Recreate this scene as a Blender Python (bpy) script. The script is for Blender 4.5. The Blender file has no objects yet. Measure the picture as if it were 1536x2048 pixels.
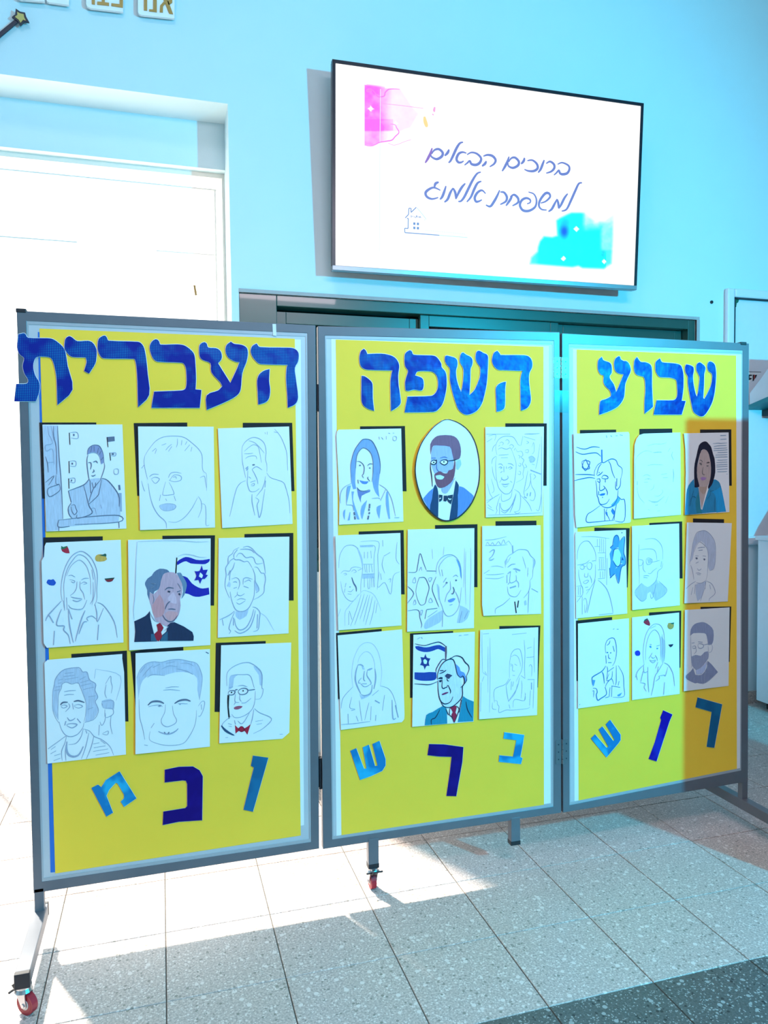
import bpy, bmesh, math, random
import numpy as np
from mathutils import Vector, Matrix
from mathutils.geometry import tessellate_polygon

sc = bpy.context.scene
COL = sc.collection
random.seed(7)

# ------------------------------------------------------------------ camera
FPX = 1498.27
CAM = np.array([0.01669, -2.419774, 1.425302])
MR = np.array([[0.9584296, -0.2851507, -0.0100855],
               [-0.0217927, -0.0379133, -0.9990434],
               [0.2844956, 0.9577325, -0.0425514]])          # right, down, forward
cd = bpy.data.cameras.new('camera'); cam = bpy.data.objects.new('camera', cd); COL.objects.link(cam)
cd.sensor_fit = 'VERTICAL'; cd.sensor_height = 36.0; cd.lens = FPX / 2048 * 36.0
cd.clip_start = 0.05; cd.clip_end = 200
m = Matrix(((MR[0][0], -MR[1][0], -MR[2][0], CAM[0]), (MR[0][1], -MR[1][1], -MR[2][1], CAM[1]),
            (MR[0][2], -MR[1][2], -MR[2][2], CAM[2]), (0, 0, 0, 1)))
cam.matrix_world = m
sc.camera = cam

# ------------------------------------------------------------------ world, sun, blue lamp, added fills, exposure
w = bpy.data.worlds.new('sky'); sc.world = w; w.use_nodes = True
bg = w.node_tree.nodes['Background']; bg.inputs[0].default_value = (1.0, 0.97, 0.93, 1); bg.inputs[1].default_value = 3.2

def lamp(name, kind, loc, energy, color, look=None, **kw):
    d = bpy.data.lights.new(name, kind); d.energy = energy; d.color = color
    for k, v in kw.items(): setattr(d, k, v)
    o = bpy.data.objects.new(name, d); COL.objects.link(o); o.location = loc
    if look is not None:
        o.rotation_euler = (Vector(look) - Vector(loc)).to_track_quat('-Z', 'Y').to_euler()
    return o

lamp('sun', 'SUN', (-3, 8, 12), 15.0, (1.0, 0.93, 0.82), (-3 + 0.47, 8 - 1.0, 12 - 1.40), angle=0.05)
lamp('blue_stage_lamp', 'SPOT', (3.5, -3.6, 2.6), 1080, (0.0, 0.655, 1.0), (0.75, 1.0, 1.85), spot_size=math.radians(104), spot_blend=0.75, shadow_soft_size=0.07)
lamp('fill_light_a', 'AREA', (-0.6, -1.9, 5.2), 46, (0.93, 0.88, 1.0), (-0.6, -1.9, 0), shape='RECTANGLE', size=1.2, size_y=1.2)  # unseen fill added overhead for soft white light on the left
lamp('fill_light_b', 'AREA', (1.8, -3.6, 5.2), 10, (1.0, 0.88, 0.9), (1.8, -3.6, 0), shape='RECTANGLE', size=1.2, size_y=1.2)  # second unseen overhead fill, added weaker and further back
lamp('board_fill_light', 'AREA', (1.1, -2.7, 3.5), 48, (1.0, 0.78, 0.86), (1.25, 0.0, 0.75), shape='RECTANGLE', size=1.6, size_y=0.4)  # unseen fill added to brighten the front of the board

sc.view_settings.view_transform = 'Standard'; sc.view_settings.look = 'None'
sc.view_settings.gamma = 1.0; sc.view_settings.exposure = 0.0
sc.view_settings.use_curve_mapping = False

# ------------------------------------------------------------------ geometry helpers
YB = 0.030            # front plane of the display board
YW = 1.40             # back wall plane
def ray(px, py):
    return MR.T @ np.array([(px - 768) / FPX, (py - 1024) / FPX, 1.0])
def on_y(px, py, y):
    d = ray(px, py); return Vector(CAM + d * (y - CAM[1]) / d[1])
def on_z(px, py, z):
    d = ray(px, py); return Vector(CAM + d * (z - CAM[2]) / d[2])
def on_x(px, py, x):
    d = ray(px, py); return Vector(CAM + d * (x - CAM[0]) / d[0])
def on_plane(px, py, p0, n):
    d = Vector(ray(px, py)); c = Vector(CAM); n = Vector(n)
    return c + d * ((Vector(p0) - c).dot(n) / d.dot(n))

MATS = {}
def mat(name, color, rough=0.6, metal=0.0, var=0.06, scale=30.0, bump=0.0, emit=0.0, coat=0.0):
    if name in MATS: return MATS[name]
    m = bpy.data.materials.new(name); m.use_nodes = True; nt = m.node_tree
    b = nt.nodes['Principled BSDF']
    b.inputs['Roughness'].default_value = rough; b.inputs['Metallic'].default_value = metal
    b.inputs['Coat Weight'].default_value = coat
    tc = nt.nodes.new('ShaderNodeTexCoord'); nz = nt.nodes.new('ShaderNodeTexNoise')
    nz.inputs['Scale'].default_value = scale; nz.inputs['Detail'].default_value = 4
    nt.links.new(tc.outputs['Object'], nz.inputs['Vector'])
    mx = nt.nodes.new('ShaderNodeMix'); mx.data_type = 'RGBA'
    c = color
    mx.inputs['A'].default_value = (c[0] * (1 - var), c[1] * (1 - var), c[2] * (1 - var), 1)
    mx.inputs['B'].default_value = (min(c[0] * (1 + var), 1), min(c[1] * (1 + var), 1), min(c[2] * (1 + var), 1), 1)
    nt.links.new(nz.outputs['Fac'], mx.inputs['Factor'])
    if emit:
        nt.links.new(mx.outputs['Result'], b.inputs['Emission Color']); b.inputs['Emission Strength'].default_value = emit
        b.inputs['Base Color'].default_value = (0.02, 0.02, 0.02, 1)
    else:
        nt.links.new(mx.outputs['Result'], b.inputs['Base Color'])
    if bump:
        bp = nt.nodes.new('ShaderNodeBump'); bp.inputs['Strength'].default_value = bump; bp.inputs['Distance'].default_value = 0.004
        nt.links.new(nz.outputs['Fac'], bp.inputs['Height']); nt.links.new(bp.outputs['Normal'], b.inputs['Normal'])
    MATS[name] = m
    return m

def hexc(h):
    v = [int(h[i:i + 2], 16) / 255 for i in (0, 2, 4)]
    return tuple(((x + 0.055) / 1.055) ** 2.4 if x > 0.04045 else x / 12.92 for x in v)

def new(name, me, parent=None):
    o = bpy.data.objects.new(name, me); COL.objects.link(o)
    if parent is not None:
        o.parent = parent
        o.matrix_parent_inverse = Matrix.Translation(-Vector(absloc(parent)))
    return o
def absloc(o):
    l = Vector(o.location); return l
def tag(o, label=None, cat=None, group=None, kind=None):
    if label: o['label'] = label
    if cat: o['category'] = cat
    if group: o['group'] = group
    if kind: o['kind'] = kind
    return o
def thing(name, label, cat, loc, group=None):
    o = bpy.data.objects.new(name, None); COL.objects.link(o); o.location = loc; o.empty_display_size = 0.05
    return tag(o, label, cat, group)

class MB:
    """mesh builder in world coordinates; build() recentres the mesh on the parent or its own centre"""
    def __init__(s): s.v = []; s.f = []; s.mi = []
    def add(s, vs, fs, mi=0):
        n = len(s.v); s.v += [tuple(p) for p in vs]; s.f += [[i + n for i in f] for f in fs]; s.mi += [mi] * len(fs)
    def box(s, a, b, mi=0):
        x0, y0, z0 = [min(a[i], b[i]) for i in range(3)]; x1, y1, z1 = [max(a[i], b[i]) for i in range(3)]
        s.add([(x0, y0, z0), (x1, y0, z0), (x1, y1, z0), (x0, y1, z0), (x0, y0, z1), (x1, y0, z1), (x1, y1, z1), (x0, y1, z1)],
              [(0, 3, 2, 1), (4, 5, 6, 7), (0, 1, 5, 4), (1, 2, 6, 5), (2, 3, 7, 6), (3, 0, 4, 7)], mi)
    def prism(s, pts, d, mi=0):
        """polygon pts (3d, any winding) extruded by vector d"""
        pts = [Vector(p) for p in pts]; d = Vector(d); n = len(pts)
        nr = sum(((pts[i] - pts[0]).cross(pts[(i + 1) % n] - pts[0]) for i in range(n)), Vector())
        if nr.dot(d) > 0: pts = pts[::-1]
        tris = tessellate_polygon([pts])
        fr = []
        for t in tris:
            a, b, c = t
            nn = (pts[b] - pts[a]).cross(pts[c] - pts[a])
            fr.append((a, b, c) if nn.dot(d) < 0 else (a, c, b))
        vs = pts + [p + d for p in pts]
        fs = fr + [tuple(i + n for i in f[::-1]) for f in fr]
        for i in range(n):
            j = (i + 1) % n; fs.append((j, i, i + n, j + n))
        s.add(vs, fs, mi)
    def flat(s, pts, mi=0, nrm=(0, -1, 0)):
        pts = [Vector(p) for p in pts]
        fr = []
        for a, b, c in tessellate_polygon([pts]):
            nn = (pts[b] - pts[a]).cross(pts[c] - pts[a])
            fr.append((a, b, c) if nn.dot(Vector(nrm)) > 0 else (a, c, b))
        s.add(pts, fr, mi)
    def tube(s, p, q, r, n=12, r2=None, mi=0):
        p = Vector(p); q = Vector(q); r2 = r if r2 is None else r2
        d = (q - p).normalized(); u = d.orthogonal().normalized(); v = d.cross(u)
        vs = []
        for c, rr in ((p, r), (q, r2)):
            for i in range(n):
                a = 2 * math.pi * i / n; vs.append(c + (u * math.cos(a) + v * math.sin(a)) * rr)
        fs = [(i, (i + 1) % n, (i + 1) % n + n, i + n) for i in range(n)]
        fs += [tuple(range(n))[::-1], tuple(range(n, 2 * n))]
        s.add(vs, fs, mi)
    def ribbon(s, pts, wid, nrm, mi=0, taper=False):
        """flat stroke along 3d points lying in a plane with normal nrm"""
        pts = [Vector(p) for p in pts]; nrm = Vector(nrm).normalized(); n = len(pts); vs = []
        for i in range(n):
            t = (pts[min(i + 1, n - 1)] - pts[max(i - 1, 0)])
            if t.length < 1e-9: t = Vector((1, 0, 0))
            sd = t.normalized().cross(nrm)
            ww = wid
            if taper: ww = wid * (0.45 + 0.75 * math.sin(math.pi * (i + .5) / n))
            vs += [pts[i] + sd * ww / 2, pts[i] - sd * ww / 2]
        fs = []
        for i in range(n - 1):
            a = 2 * i
            nn = (vs[a + 1] - vs[a]).cross(vs[a + 3] - vs[a])
            fs.append((a, a + 1, a + 3, a + 2) if nn.dot(nrm) > 0 else (a, a + 2, a + 3, a + 1))
        s.add(vs, fs, mi)
    def build(s, name, mats, parent=None, bevel=0.0, smooth=False, origin=None):
        if not isinstance(mats, (list, tuple)): mats = [mats]
        arr = np.array(s.v, float)
        if parent is not None: org = Vector(parent['_o']) if '_o' in parent else Vector((0, 0, 0))
        else: org = Vector(origin) if origin is not None else Vector(((arr[:, 0].min() + arr[:, 0].max()) / 2, (arr[:, 1].min() + arr[:, 1].max()) / 2, arr[:, 2].min()))
        own = Vector(((arr[:, 0].min() + arr[:, 0].max()) / 2, (arr[:, 1].min() + arr[:, 1].max()) / 2, (arr[:, 2].min() + arr[:, 2].max()) / 2)) if parent is not None else org
        me = bpy.data.meshes.new(name); me.from_pydata([tuple(Vector(p) - own) for p in s.v], [], s.f)
        for mm in mats: me.materials.append(mm)
        if len(mats) > 1: me.polygons.foreach_set('material_index', s.mi)
        if smooth: me.polygons.foreach_set('use_smooth', [True] * len(me.polygons))
        me.validate(); me.update()
        o = bpy.data.objects.new(name, me); COL.objects.link(o)
        o.location = own - (org if parent is not None else Vector((0, 0, 0)))
        if parent is not None: o.parent = parent
        WORLD[o.name] = own
        if bevel:
            bv = o.modifiers.new('bevel', 'BEVEL'); bv.width = bevel; bv.segments = 2; bv.limit_method = 'ANGLE'
        o['_o'] = tuple(own)
        return o
WORLD = {}
def root(name, label, cat, loc, group=None):
    o = thing(name, label, cat, loc, group); o['_o'] = tuple(loc); return o

def spline(pts, sub=4):
    """Catmull-Rom through 2d points"""
    if len(pts) < 3: return [tuple(p) for p in pts]
    P = [np.array(p, float) for p in pts]; out = []
    closed = np.linalg.norm(P[0] - P[-1]) < 1e-6
    for i in range(len(P) - 1):
        p0 = P[i - 1] if i > 0 else (P[-2] if closed else P[0]); p1 = P[i]; p2 = P[i + 1]
        p3 = P[i + 2] if i + 2 < len(P) else (P[1] if closed else P[-1])
        for k in range(sub):
            t = k / sub
            out.append(tuple(0.5 * (2 * p1 + (p2 - p0) * t + (2 * p0 - 5 * p1 + 4 * p2 - p3) * t * t + (3 * p1 - p0 - 3 * p2 + p3) * t ** 3)))
    out.append(tuple(P[-1])); return out
def pts(s): return [tuple(float(c) for c in q.split(',')) for q in s.split()]
def smooth_poly(p, sub=3):
    """soften only the blunt corners of a closed outline; sharp corners stay"""
    n = len(p); out = []
    for i in range(n):
        p0, p1, p2, p3 = [np.array(p[(i + k - 1) % n], float) for k in range(4)]
        def sharp(a, b, c):
            u = b - a; v = c - b; cs = u.dot(v) / (np.linalg.norm(u) * np.linalg.norm(v) + 1e-9); return cs < 0.35
        m1 = (p2 - p0) * 0.5 if not sharp(p0, p1, p2) else (p2 - p1); m2 = (p3 - p1) * 0.5 if not sharp(p1, p2, p3) else (p2 - p1)
        L = np.linalg.norm(p2 - p1)
        for mm in (m1, m2):
            l = np.linalg.norm(mm)
            if l > 1.2 * L: mm *= 1.2 * L / l
        for k in range(sub):
            t = k / sub
            out.append(tuple((2 * t ** 3 - 3 * t * t + 1) * p1 + (t ** 3 - 2 * t * t + t) * m1 + (-2 * t ** 3 + 3 * t * t) * p2 + (t ** 3 - t * t) * m2))
    return out

# ------------------------------------------------------------------ surface materials
def wall_material():
    m = mat('wall_paint', (0.61, 0.77, 0.82), rough=0.75, var=0.025, scale=6.0)
    nt = m.node_tree; b = nt.nodes['Principled BSDF']
    n2 = nt.nodes.new('ShaderNodeTexNoise'); n2.inputs['Scale'].default_value = 260; n2.inputs['Detail'].default_value = 3
    tc = nt.nodes['Texture Coordinate']; nt.links.new(tc.outputs['Object'], n2.inputs['Vector'])
    bp = nt.nodes.new('ShaderNodeBump'); bp.inputs['Strength'].default_value = 0.12; bp.inputs['Distance'].default_value = 0.002
    nt.links.new(n2.outputs['Fac'], bp.inputs['Height']); nt.links.new(bp.outputs['Normal'], b.inputs['Normal'])
    return m
WALL = wall_material()

def terrazzo(name, base, chips, dark, rough):
    m = bpy.data.materials.new(name); m.use_nodes = True; nt = m.node_tree; b = nt.nodes['Principled BSDF']; L = nt.links.new
    g = nt.nodes.new('ShaderNodeNewGeometry')
    def vor(scale, thr, seed):
        mp = nt.nodes.new('ShaderNodeMapping'); mp.inputs['Location'].default_value = (seed, seed * 1.7, seed * .3)
        L(g.outputs['Position'], mp.inputs['Vector'])
        v = nt.nodes.new('ShaderNodeTexVoronoi'); v.inputs['Scale'].default_value = scale; L(mp.outputs['Vector'], v.inputs['Vector'])
        # a chip where the cell's random value is high and the point lies near the cell's centre
        sp = nt.nodes.new('ShaderNodeSeparateColor'); L(v.outputs['Color'], sp.inputs['Color'])
        gt = nt.nodes.new('ShaderNodeMath'); gt.operation = 'GREATER_THAN'; gt.inputs[1].default_value = thr; L(sp.outputs[0], gt.inputs[0])
        lt = nt.nodes.new('ShaderNodeMath'); lt.operation = 'LESS_THAN'; lt.inputs[1].default_value = 0.42; L(v.outputs['Distance'], lt.inputs[0])
        mu = nt.nodes.new('ShaderNodeMath'); mu.operation = 'MULTIPLY'; L(gt.outputs[0], mu.inputs[0]); L(lt.outputs[0], mu.inputs[1])
        return mu
    nz = nt.nodes.new('ShaderNodeTexNoise'); nz.inputs['Scale'].default_value = 160; nz.inputs['Detail'].default_value = 5; L(g.outputs['Position'], nz.inputs['Vector'])
    cr = nt.nodes.new('ShaderNodeValToRGB'); cr.color_ramp.elements[0].position = 0.34; cr.color_ramp.elements[1].position = 0.68
    cr.color_ramp.elements[0].color = (*[c * 0.68 for c in base], 1); cr.color_ramp.elements[1].color = (*[min(1, c * 1.25) for c in base], 1)
    L(nz.outputs['Fac'], cr.inputs['Fac'])
    prev = cr.outputs['Color']
    for scale, thr, seed, col in ((115, 0.86, 1.3, chips), (60, 0.93, 5.1, chips), (95, 0.92, 9.7, dark), (200, 0.8, 3.3, chips)):
        k = vor(scale, thr, seed); mx = nt.nodes.new('ShaderNodeMix'); mx.data_type = 'RGBA'
        L(k.outputs[0], mx.inputs['Factor']); L(prev, mx.inputs['A']); mx.inputs['B'].default_value = (*col, 1); prev = mx.outputs['Result']
    L(prev, b.inputs['Base Color']); b.inputs['Roughness'].default_value = rough
    MATS[name] = m; return m
TILE = terrazzo('terrazzo_light', (0.52, 0.425, 0.39), (0.72, 0.63, 0.59), (0.26, 0.23, 0.20), 0.40)
TILED = terrazzo('terrazzo_dark', (0.10, 0.105, 0.10), (0.34, 0.35, 0.34), (0.03, 0.03, 0.03), 0.40)
GROUT = mat('grout', (0.10, 0.095, 0.085), 0.9, scale=80)

# ------------------------------------------------------------------ floor
S = 0.33
b = MB(); b.box((-3.2, -5.6, -0.12), (5.2, YW + 0.3, -0.003))
floor = tag(b.build('floor', GROUT, origin=(0, 0, 0)), 'terrazzo tiled floor of the hall, pale with a dark border', kind='structure')
def tile_mesh(name, material):
    bm = bmesh.new(); h = S / 2 - 0.0016; bv = 0.0012
    rings = [(h, -0.012), (h, -bv), (h - bv, 0.0)]
    vs = [[bm.verts.new((sx * r, sy * r, z)) for sx, sy in ((-1, -1), (1, -1), (1, 1), (-1, 1))] for r, z in rings]
    for k in range(2):
        for i in range(4): bm.faces.new((vs[k][i], vs[k][(i + 1) % 4], vs[k + 1][(i + 1) % 4], vs[k + 1][i]))
    bm.faces.new(vs[2]); me = bpy.data.meshes.new(name); bm.to_mesh(me); bm.free(); me.materials.append(material); return me
tm = tile_mesh('tile', TILE); td = tile_mesh('dark_tile', TILED)
for c in range(-5, 14):
    for r in range(-4, 7):
        me = td if r >= 2 else tm
        o = bpy.data.objects.new('tile', me); COL.objects.link(o); o.parent = floor
        o.location = ((c + .5) * S, -(r + .5) * S, random.uniform(-0.0003, 0.0003))
# beyond the laid pieces: the same tiling, too far off to see
def slab(name, a, bb, material):
    k = MB(); k.box(a, bb); o = k.build(name, material, floor); o['kind'] = 'stuff'; return o
slab('tile_field', (-3.2, -5.6, -0.01), (5.2, -7 * S - 0.002, -0.0005), TILED)
slab('tile_field', (-3.2, -7 * S, -0.01), (-5 * S - 0.002, YW + 0.3, -0.0005), TILE)
slab('tile_field', (14 * S + 0.002, -7 * S, -0.01), (5.2, YW, -0.0005), TILE)
slab('tile_field', (-5 * S, 4 * S + 0.002, -0.01), (14 * S, YW + 0.3, -0.0005), TILE)

# ------------------------------------------------------------------ room shell
ZC = 5.4
DXL, DXR, DZ = -2.0, 0.372, 3.28            # doorway recess in the back wall
WXL, WXR, WZB, WZT = 0.409, 3.122, 0.95, 2.368
YR = 1.62
b = MB()
b.box((-3.2, YW, 0), (DXL, YR, ZC)); b.box((DXL, YW, DZ), (DXR, YR, ZC))
b.box((DXR, YW, WZT), (5.2, YR, ZC)); b.box((DXR, YW, 0), (WXL, YR, WZT)); b.box((WXL, YW, 0), (WXR, YR, WZB)); b.box((WXR, YW, 0), (5.2, YR, WZT))
b.box((-3.2, YR, 3.045), (5.2, YR + 0.12, ZC)); b.box((-3.2, YR, 0), (DXL, YR + 0.12, 3.045)); b.box((DXR + 0.0, YR, 0), (5.2, YR + 0.12, 3.045))
wb = tag(b.build('wall_back', WALL, origin=(0, YW, 0)), 'pale painted back wall with doorway recess and window opening', kind='structure')
# rounded plaster arris of the recess
b = MB()
prof = [(0, 0)] + [(0.03 - 0.03 * math.cos(a), 0.03 - 0.03 * math.sin(a)) for a in [i * math.pi / 2 / 6 for i in range(7)]]
for nm, a, bb in (('wall_left', (-3.3, -5.6, 0), (-3.2, YR, ZC)), ('wall_right', (5.2, -5.6, 0), (5.3, YR, ZC)), ('wall_front', (-3.3, -5.7, 0), (5.3, -5.6, ZC)), ('ceiling', (-3.3, -5.7, ZC), (5.3, YR + 0.12, ZC + 0.1))):
    k = MB(); k.box(a, bb)
    tag(k.build(nm, WALL if nm != 'wall_right' else mat('side_wall_paint', (0.45, 0.47, 0.5), .8)), {'wall_left': 'plain painted side wall of the hall', 'wall_right': 'plain painted wall opposite the doorway side', 'wall_front': 'plain painted wall facing the display board', 'ceiling': 'plain white ceiling of the hall'}[nm], kind='structure')
k = MB(); k.box((WXR, YW - 0.012, 0), (5.2, YW, 0.075)); tag(k.build('baseboard_back', TILE), 'terrazzo skirting along the back wall', kind='structure')

# outside: sunlit paving
k = MB(); k.box((-14, YW + 0.302, -0.2), (12, 22, -0.003)); tag(k.build('pavement', mat('paving', (0.72, 0.68, 0.62), 0.8, var=0.08, scale=3)), 'sunlit pale paving outside the glass door', kind='structure')

# ------------------------------------------------------------------ glazed door
ALU = mat('door_aluminium', (0.80, 0.76, 0.70), 0.4, var=0.03)
def glass(name, tint=(1, 1, 1), rough=0.0):
    m = bpy.data.materials.new(name); m.use_nodes = True; nt = m.node_tree
    for n in list(nt.nodes):
        if n.type != 'OUTPUT_MATERIAL': nt.nodes.remove(n)
    out = [n for n in nt.nodes if n.type == 'OUTPUT_MATERIAL'][0]
    t = nt.nodes.new('ShaderNodeBsdfTransparent'); t.inputs[0].default_value = (*tint, 1)
    g = nt.nodes.new('ShaderNodeBsdfGlossy'); g.inputs['Roughness'].default_value = rough; fr = nt.nodes.new('ShaderNodeValue'); fr.outputs[0].default_value = 0.05
    mx = nt.nodes.new('ShaderNodeMixShader'); nt.links.new(fr.outputs[0], mx.inputs[0]); nt.links.new(t.outputs[0], mx.inputs[1]); nt.links.new(g.outputs[0], mx.inputs[2])
    nt.links.new(mx.outputs[0], out.inputs[0]); return m
GLASS = glass('door_glass', (0.97, 0.97, 0.96))
k = MB()
Yd = YR + 0.05
k.box((DXL, Yd, 3.02), (DXR, Yd + 0.04, 3.045)); k.box((DXR - 0.014, Yd, 0), (DXR, Yd + 0.04, 3.02)); k.box((DXL, Yd, 0), (DXL + 0.03, Yd + 0.04, 3.02))
door = tag(k.build('door_1', ALU, origin=(-0.8, Yd, 0)), 'wide glazed door in the recess with daylight behind it', kind='structure')
for nm, a, bb in (('head_bar', (DXL + .03, Yd, 2.954), (0.33, Yd + .03, 2.962)), ('jamb_bar', (0.318, Yd, 0.0), (0.326, Yd + .03, 2.954)),
                  ('transom_bar', (0.02, Yd, 2.617), (0.318, Yd + .03, 2.623)), ('transom_bar', (DXL + .03, Yd, 2.63), (-0.36, Yd + .03, 2.637)), ('mullion', (-0.9, Yd, 0), (-0.87, Yd + .03, 2.954))):
    k = MB(); k.box(a, bb); k.build(nm, ALU, door)
for a, bb in (((DXL + .03, 0), (-0.9, 2.954)), ((-0.87, 0), (0.318, 2.954)), ((0.326, 0), (DXR - .014, 2.954)), ((DXL + .03, 2.962), (DXR - .014, 3.02))):
    k = MB(); k.box((a[0], Yd + .012, a[1]), (bb[0], Yd + .016, bb[1])); k.build('pane', GLASS, door)
k = MB(); hx = on_y(389, 578, Yd - 0.03); k.tube(hx + Vector((0, 0, .02)), hx + Vector((0.008, 0.01, -.03)), 0.006); k.build('latch', mat('brass', (0.35, 0.2, 0.08), 0.4, 0.8), door)

# ------------------------------------------------------------------ dark green sliding window
GREEN = mat('green_frame_paint', (0.016, 0.085, 0.075), 0.28, 0.0, var=0.06, scale=12, coat=0.3)
DGLASS = glass('window_glass', (0.55, 0.62, 0.62))
k = MB(); yf = YW + 0.012
k.box((WXL, yf, WZB), (WXL + 0.19, yf + 0.10, WZT)); k.box((WXR - 0.05, yf, WZB), (WXR, yf + 0.10, WZT)); k.box((WXL + .19, yf, WZT - 0.055), (WXR - .05, yf + 0.10, WZT)); k.box((WXL + .19, yf, WZB), (WXR - .05, yf + 0.10, WZB + .06))
win = tag(k.build('window_1', GREEN, bevel=0.003, origin=((WXL + WXR) / 2, yf, WZB)), 'dark green sliding window behind the display board', kind='structure')
edges = [WXL + 0.195, on_y(838, 640, yf + .04)[0], on_y(1113, 640, yf + .04)[0], WXR - 0.055]
for i in range(3):
    x0, x1 = edges[i], edges[i + 1]; y0 = yf + (0.055, 0.02, 0.055)[i]; zt = WZT - 0.055 - (0.015, 0.0, 0.0)[i]; zb = WZB + .06; t = 0.05
    k = MB(); k.box((x0, y0, zb), (x0 + t, y0 + .03, zt)); k.box((x1 - t, y0, zb), (x1, y0 + .03, zt)); k.box((x0 + t, y0, zt - 0.06), (x1 - t, y0 + .03, zt)); k.box((x0 + t, y0, zb), (x1 - t, y0 + .03, zb + .06))
    s_ = k.build('sash', GREEN, win, bevel=0.002)
    k = MB(); k.box((x0 + t, y0 + .012, zb + .06), (x1 - t, y0 + .016, zt - .06)); k.build('pane', DGLASS, s_)
k = MB()
z = WZB
while z < WZT - 0.02:
    k.box((WXL, yf + .13, z), (WXR, yf + .145, min(z + 0.046, WZT))); z += 0.05
sh = k.build('added_dark_slats', mat('added_dark_slats', (0.012, 0.03, 0.03), 0.5), win); sh['kind'] = 'stuff'  # dark slats added behind the glass to stand in for a dark interior
k = MB(); k.box((WXL, yf + .145, WZB), (WXR, yf + .16, WZT)); k.build('added_dark_back', mat('added_dark_back', (0.01, 0.012, 0.012), 0.8), win)  # opaque dark sheet added behind the slats for the same dark interior
# mortar lip round the window
k = MB(); k.box((WXL, YW - .004, WZT), (WXR + 0.02, YW + .01, WZT + 0.018)); k.box((WXR, YW - .004, WZB), (WXR + 0.022, YW + .01, WZT))
tag(k.build('trim_1', mat('plaster_lip', (0.42, 0.41, 0.42), 0.8, bump=.3, scale=60)), 'rough grey plaster lip round the green window', kind='structure')

# ------------------------------------------------------------------ things on the wall at the far end: board, hood, cabinet
WHITE = mat('white_laminate', (0.74, 0.74, 0.78), 0.5, var=0.03)
TEAL = mat('teal_paint', (0.03, 0.23, 0.27), 0.45)
nb = root('notice_board', 'large white notice board with a pale frame beside the green window', 'notice board', (3.8, YW, 1.2))
nx0, nz1 = 3.318, 2.565
k = MB(); fw = 0.055
k.box((nx0, YW - .035, 1.0), (nx0 + fw, YW, nz1)); k.box((nx0 + fw, YW - .035, nz1 - fw), (4.9, YW, nz1)); k.box((4.9 - fw, YW - .035, 1.0), (4.9, YW, nz1 - fw)); k.box((nx0 + fw, YW - .035, 1.0), (4.9 - fw, YW, 1.0 + fw))
k.build('frame', WHITE, nb, bevel=0.012)
k = MB(); k.box((nx0 + fw, YW - .03, 1.0 + fw), (nx0 + fw + .007, YW - .004, nz1 - fw)); k.box((nx0 + fw, YW - .03, nz1 - fw - .007), (4.9 - fw, YW - .004, nz1 - fw)); k.build('dark_border', mat('dark_seal', (0.01, 0.02, 0.035), .6), nb)  # thin dark line bordering the white panel
k = MB(); k.box((nx0 + fw, YW - .012, 1.0 + fw), (4.9 - fw, YW - .002, nz1 - fw)); k.build('panel', WHITE, nb)
yn = YW - .014
def npoly(name, s, material, off=0.0):
    k = MB(); k.prism([on_y(1430 + x / 7.585, 560 + y / 7.585, yn - off) for x, y in pts(s)], (0, 0.002, 0)); return k.build(name, material, nb)
npoly('green_sticker', '292,288 366,290 355,335 330,355 322,410 290,418', mat('green_paper', (0.01, 0.13, 0.07), .7))
npoly('sign_strip', '480,1392 700,1398 620,1480 520,1560 480,1560', mat('sign_white', (0.8, 0.8, 0.8), .6))
npoly('sign_rule', '480,1388 700,1392 700,1400 480,1396', mat('ink_black', (0.012, 0.012, 0.016), .7), .001)
for s, mm in (('510,1436 560,1436 560,1455 525,1456 525,1485 555,1485 555,1505 510,1520', 'ink_black'), ('574,1436 592,1436 592,1528 574,1530', 'ink_black'), ('604,1440 640,1438 622,1478 604,1500', 'ink_black'), ('592,1436 604,1436 604,1500 592,1515', 'red_ink')):
    npoly('lettering', s, mat('red_ink', (0.5, 0.03, 0.02), .7) if mm == 'red_ink' else MATS['ink_black'], .002)
k = MB(); p = on_y(1424, 604, YW - .006); k.tube(p, p + Vector((0, .006, 0)), 0.010, 10)
tag(k.build('wall_plug', MATS['ink_black']), 'small black plug hole mark on the wall above the window corner', 'plug')

hd = root('wall_hood', 'white wedge-shaped hood with a teal lower edge on the notice board wall', 'hood', (3.9, YW, 1.84))
k = MB(); k.prism([(3.5, 1.38, 1.862), (3.5, 1.12, 1.925), (3.5, 1.12, 2.17), (3.5, 1.38, 1.935)], (0.9, 0, 0)); k.build('side_panel', WHITE, hd)
k = MB(); k.prism([(3.49, 1.385, 1.836), (3.49, 1.11, 1.900), (3.49, 1.11, 1.925), (3.49, 1.385, 1.862)], (0.92, 0, 0)); k.build('edge_strip', TEAL, hd)
k = MB(); k.box((3.6, 1.30, 1.80), (4.3, YW, 1.835)); k.build('bracket', mat('dark_metal', (0.03, 0.035, 0.04), .5), hd)

cb = root('low_cabinet', 'plain white low cabinet standing near the wall under the hood', 'cabinet', (3.9, 1.02, 0))
k = MB(); k.box((3.5, 0.72, 0.05), (4.4, 1.30, 1.04)); k.build('body', WHITE, cb, bevel=.003)
k = MB(); k.box((3.49, 0.71, 1.04), (4.41, 1.31, 1.062)); k.build('top', WHITE, cb)
k = MB(); k.box((3.55, 0.78, 0), (4.35, 1.27, 0.05)); k.build('plinth', MATS['ink_black'], cb)
for x in (3.52, 3.965):
    k = MB(); k.box((x, 0.70, 0.08), (x + .415, 0.718, 1.02)); dd = k.build('cabinet_door', WHITE, cb)
    k = MB(); k.tube((x + .36, 0.675, .5), (x + .36, 0.675, .62), .006); k.tube((x + .36, 0.70, .5), (x + .36, 0.675, .5), .005); k.tube((x + .36, 0.70, .62), (x + .36, 0.675, .62), .005); k.build('handle', MATS['dark_metal'], dd)
k = MB()
prev = None
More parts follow.
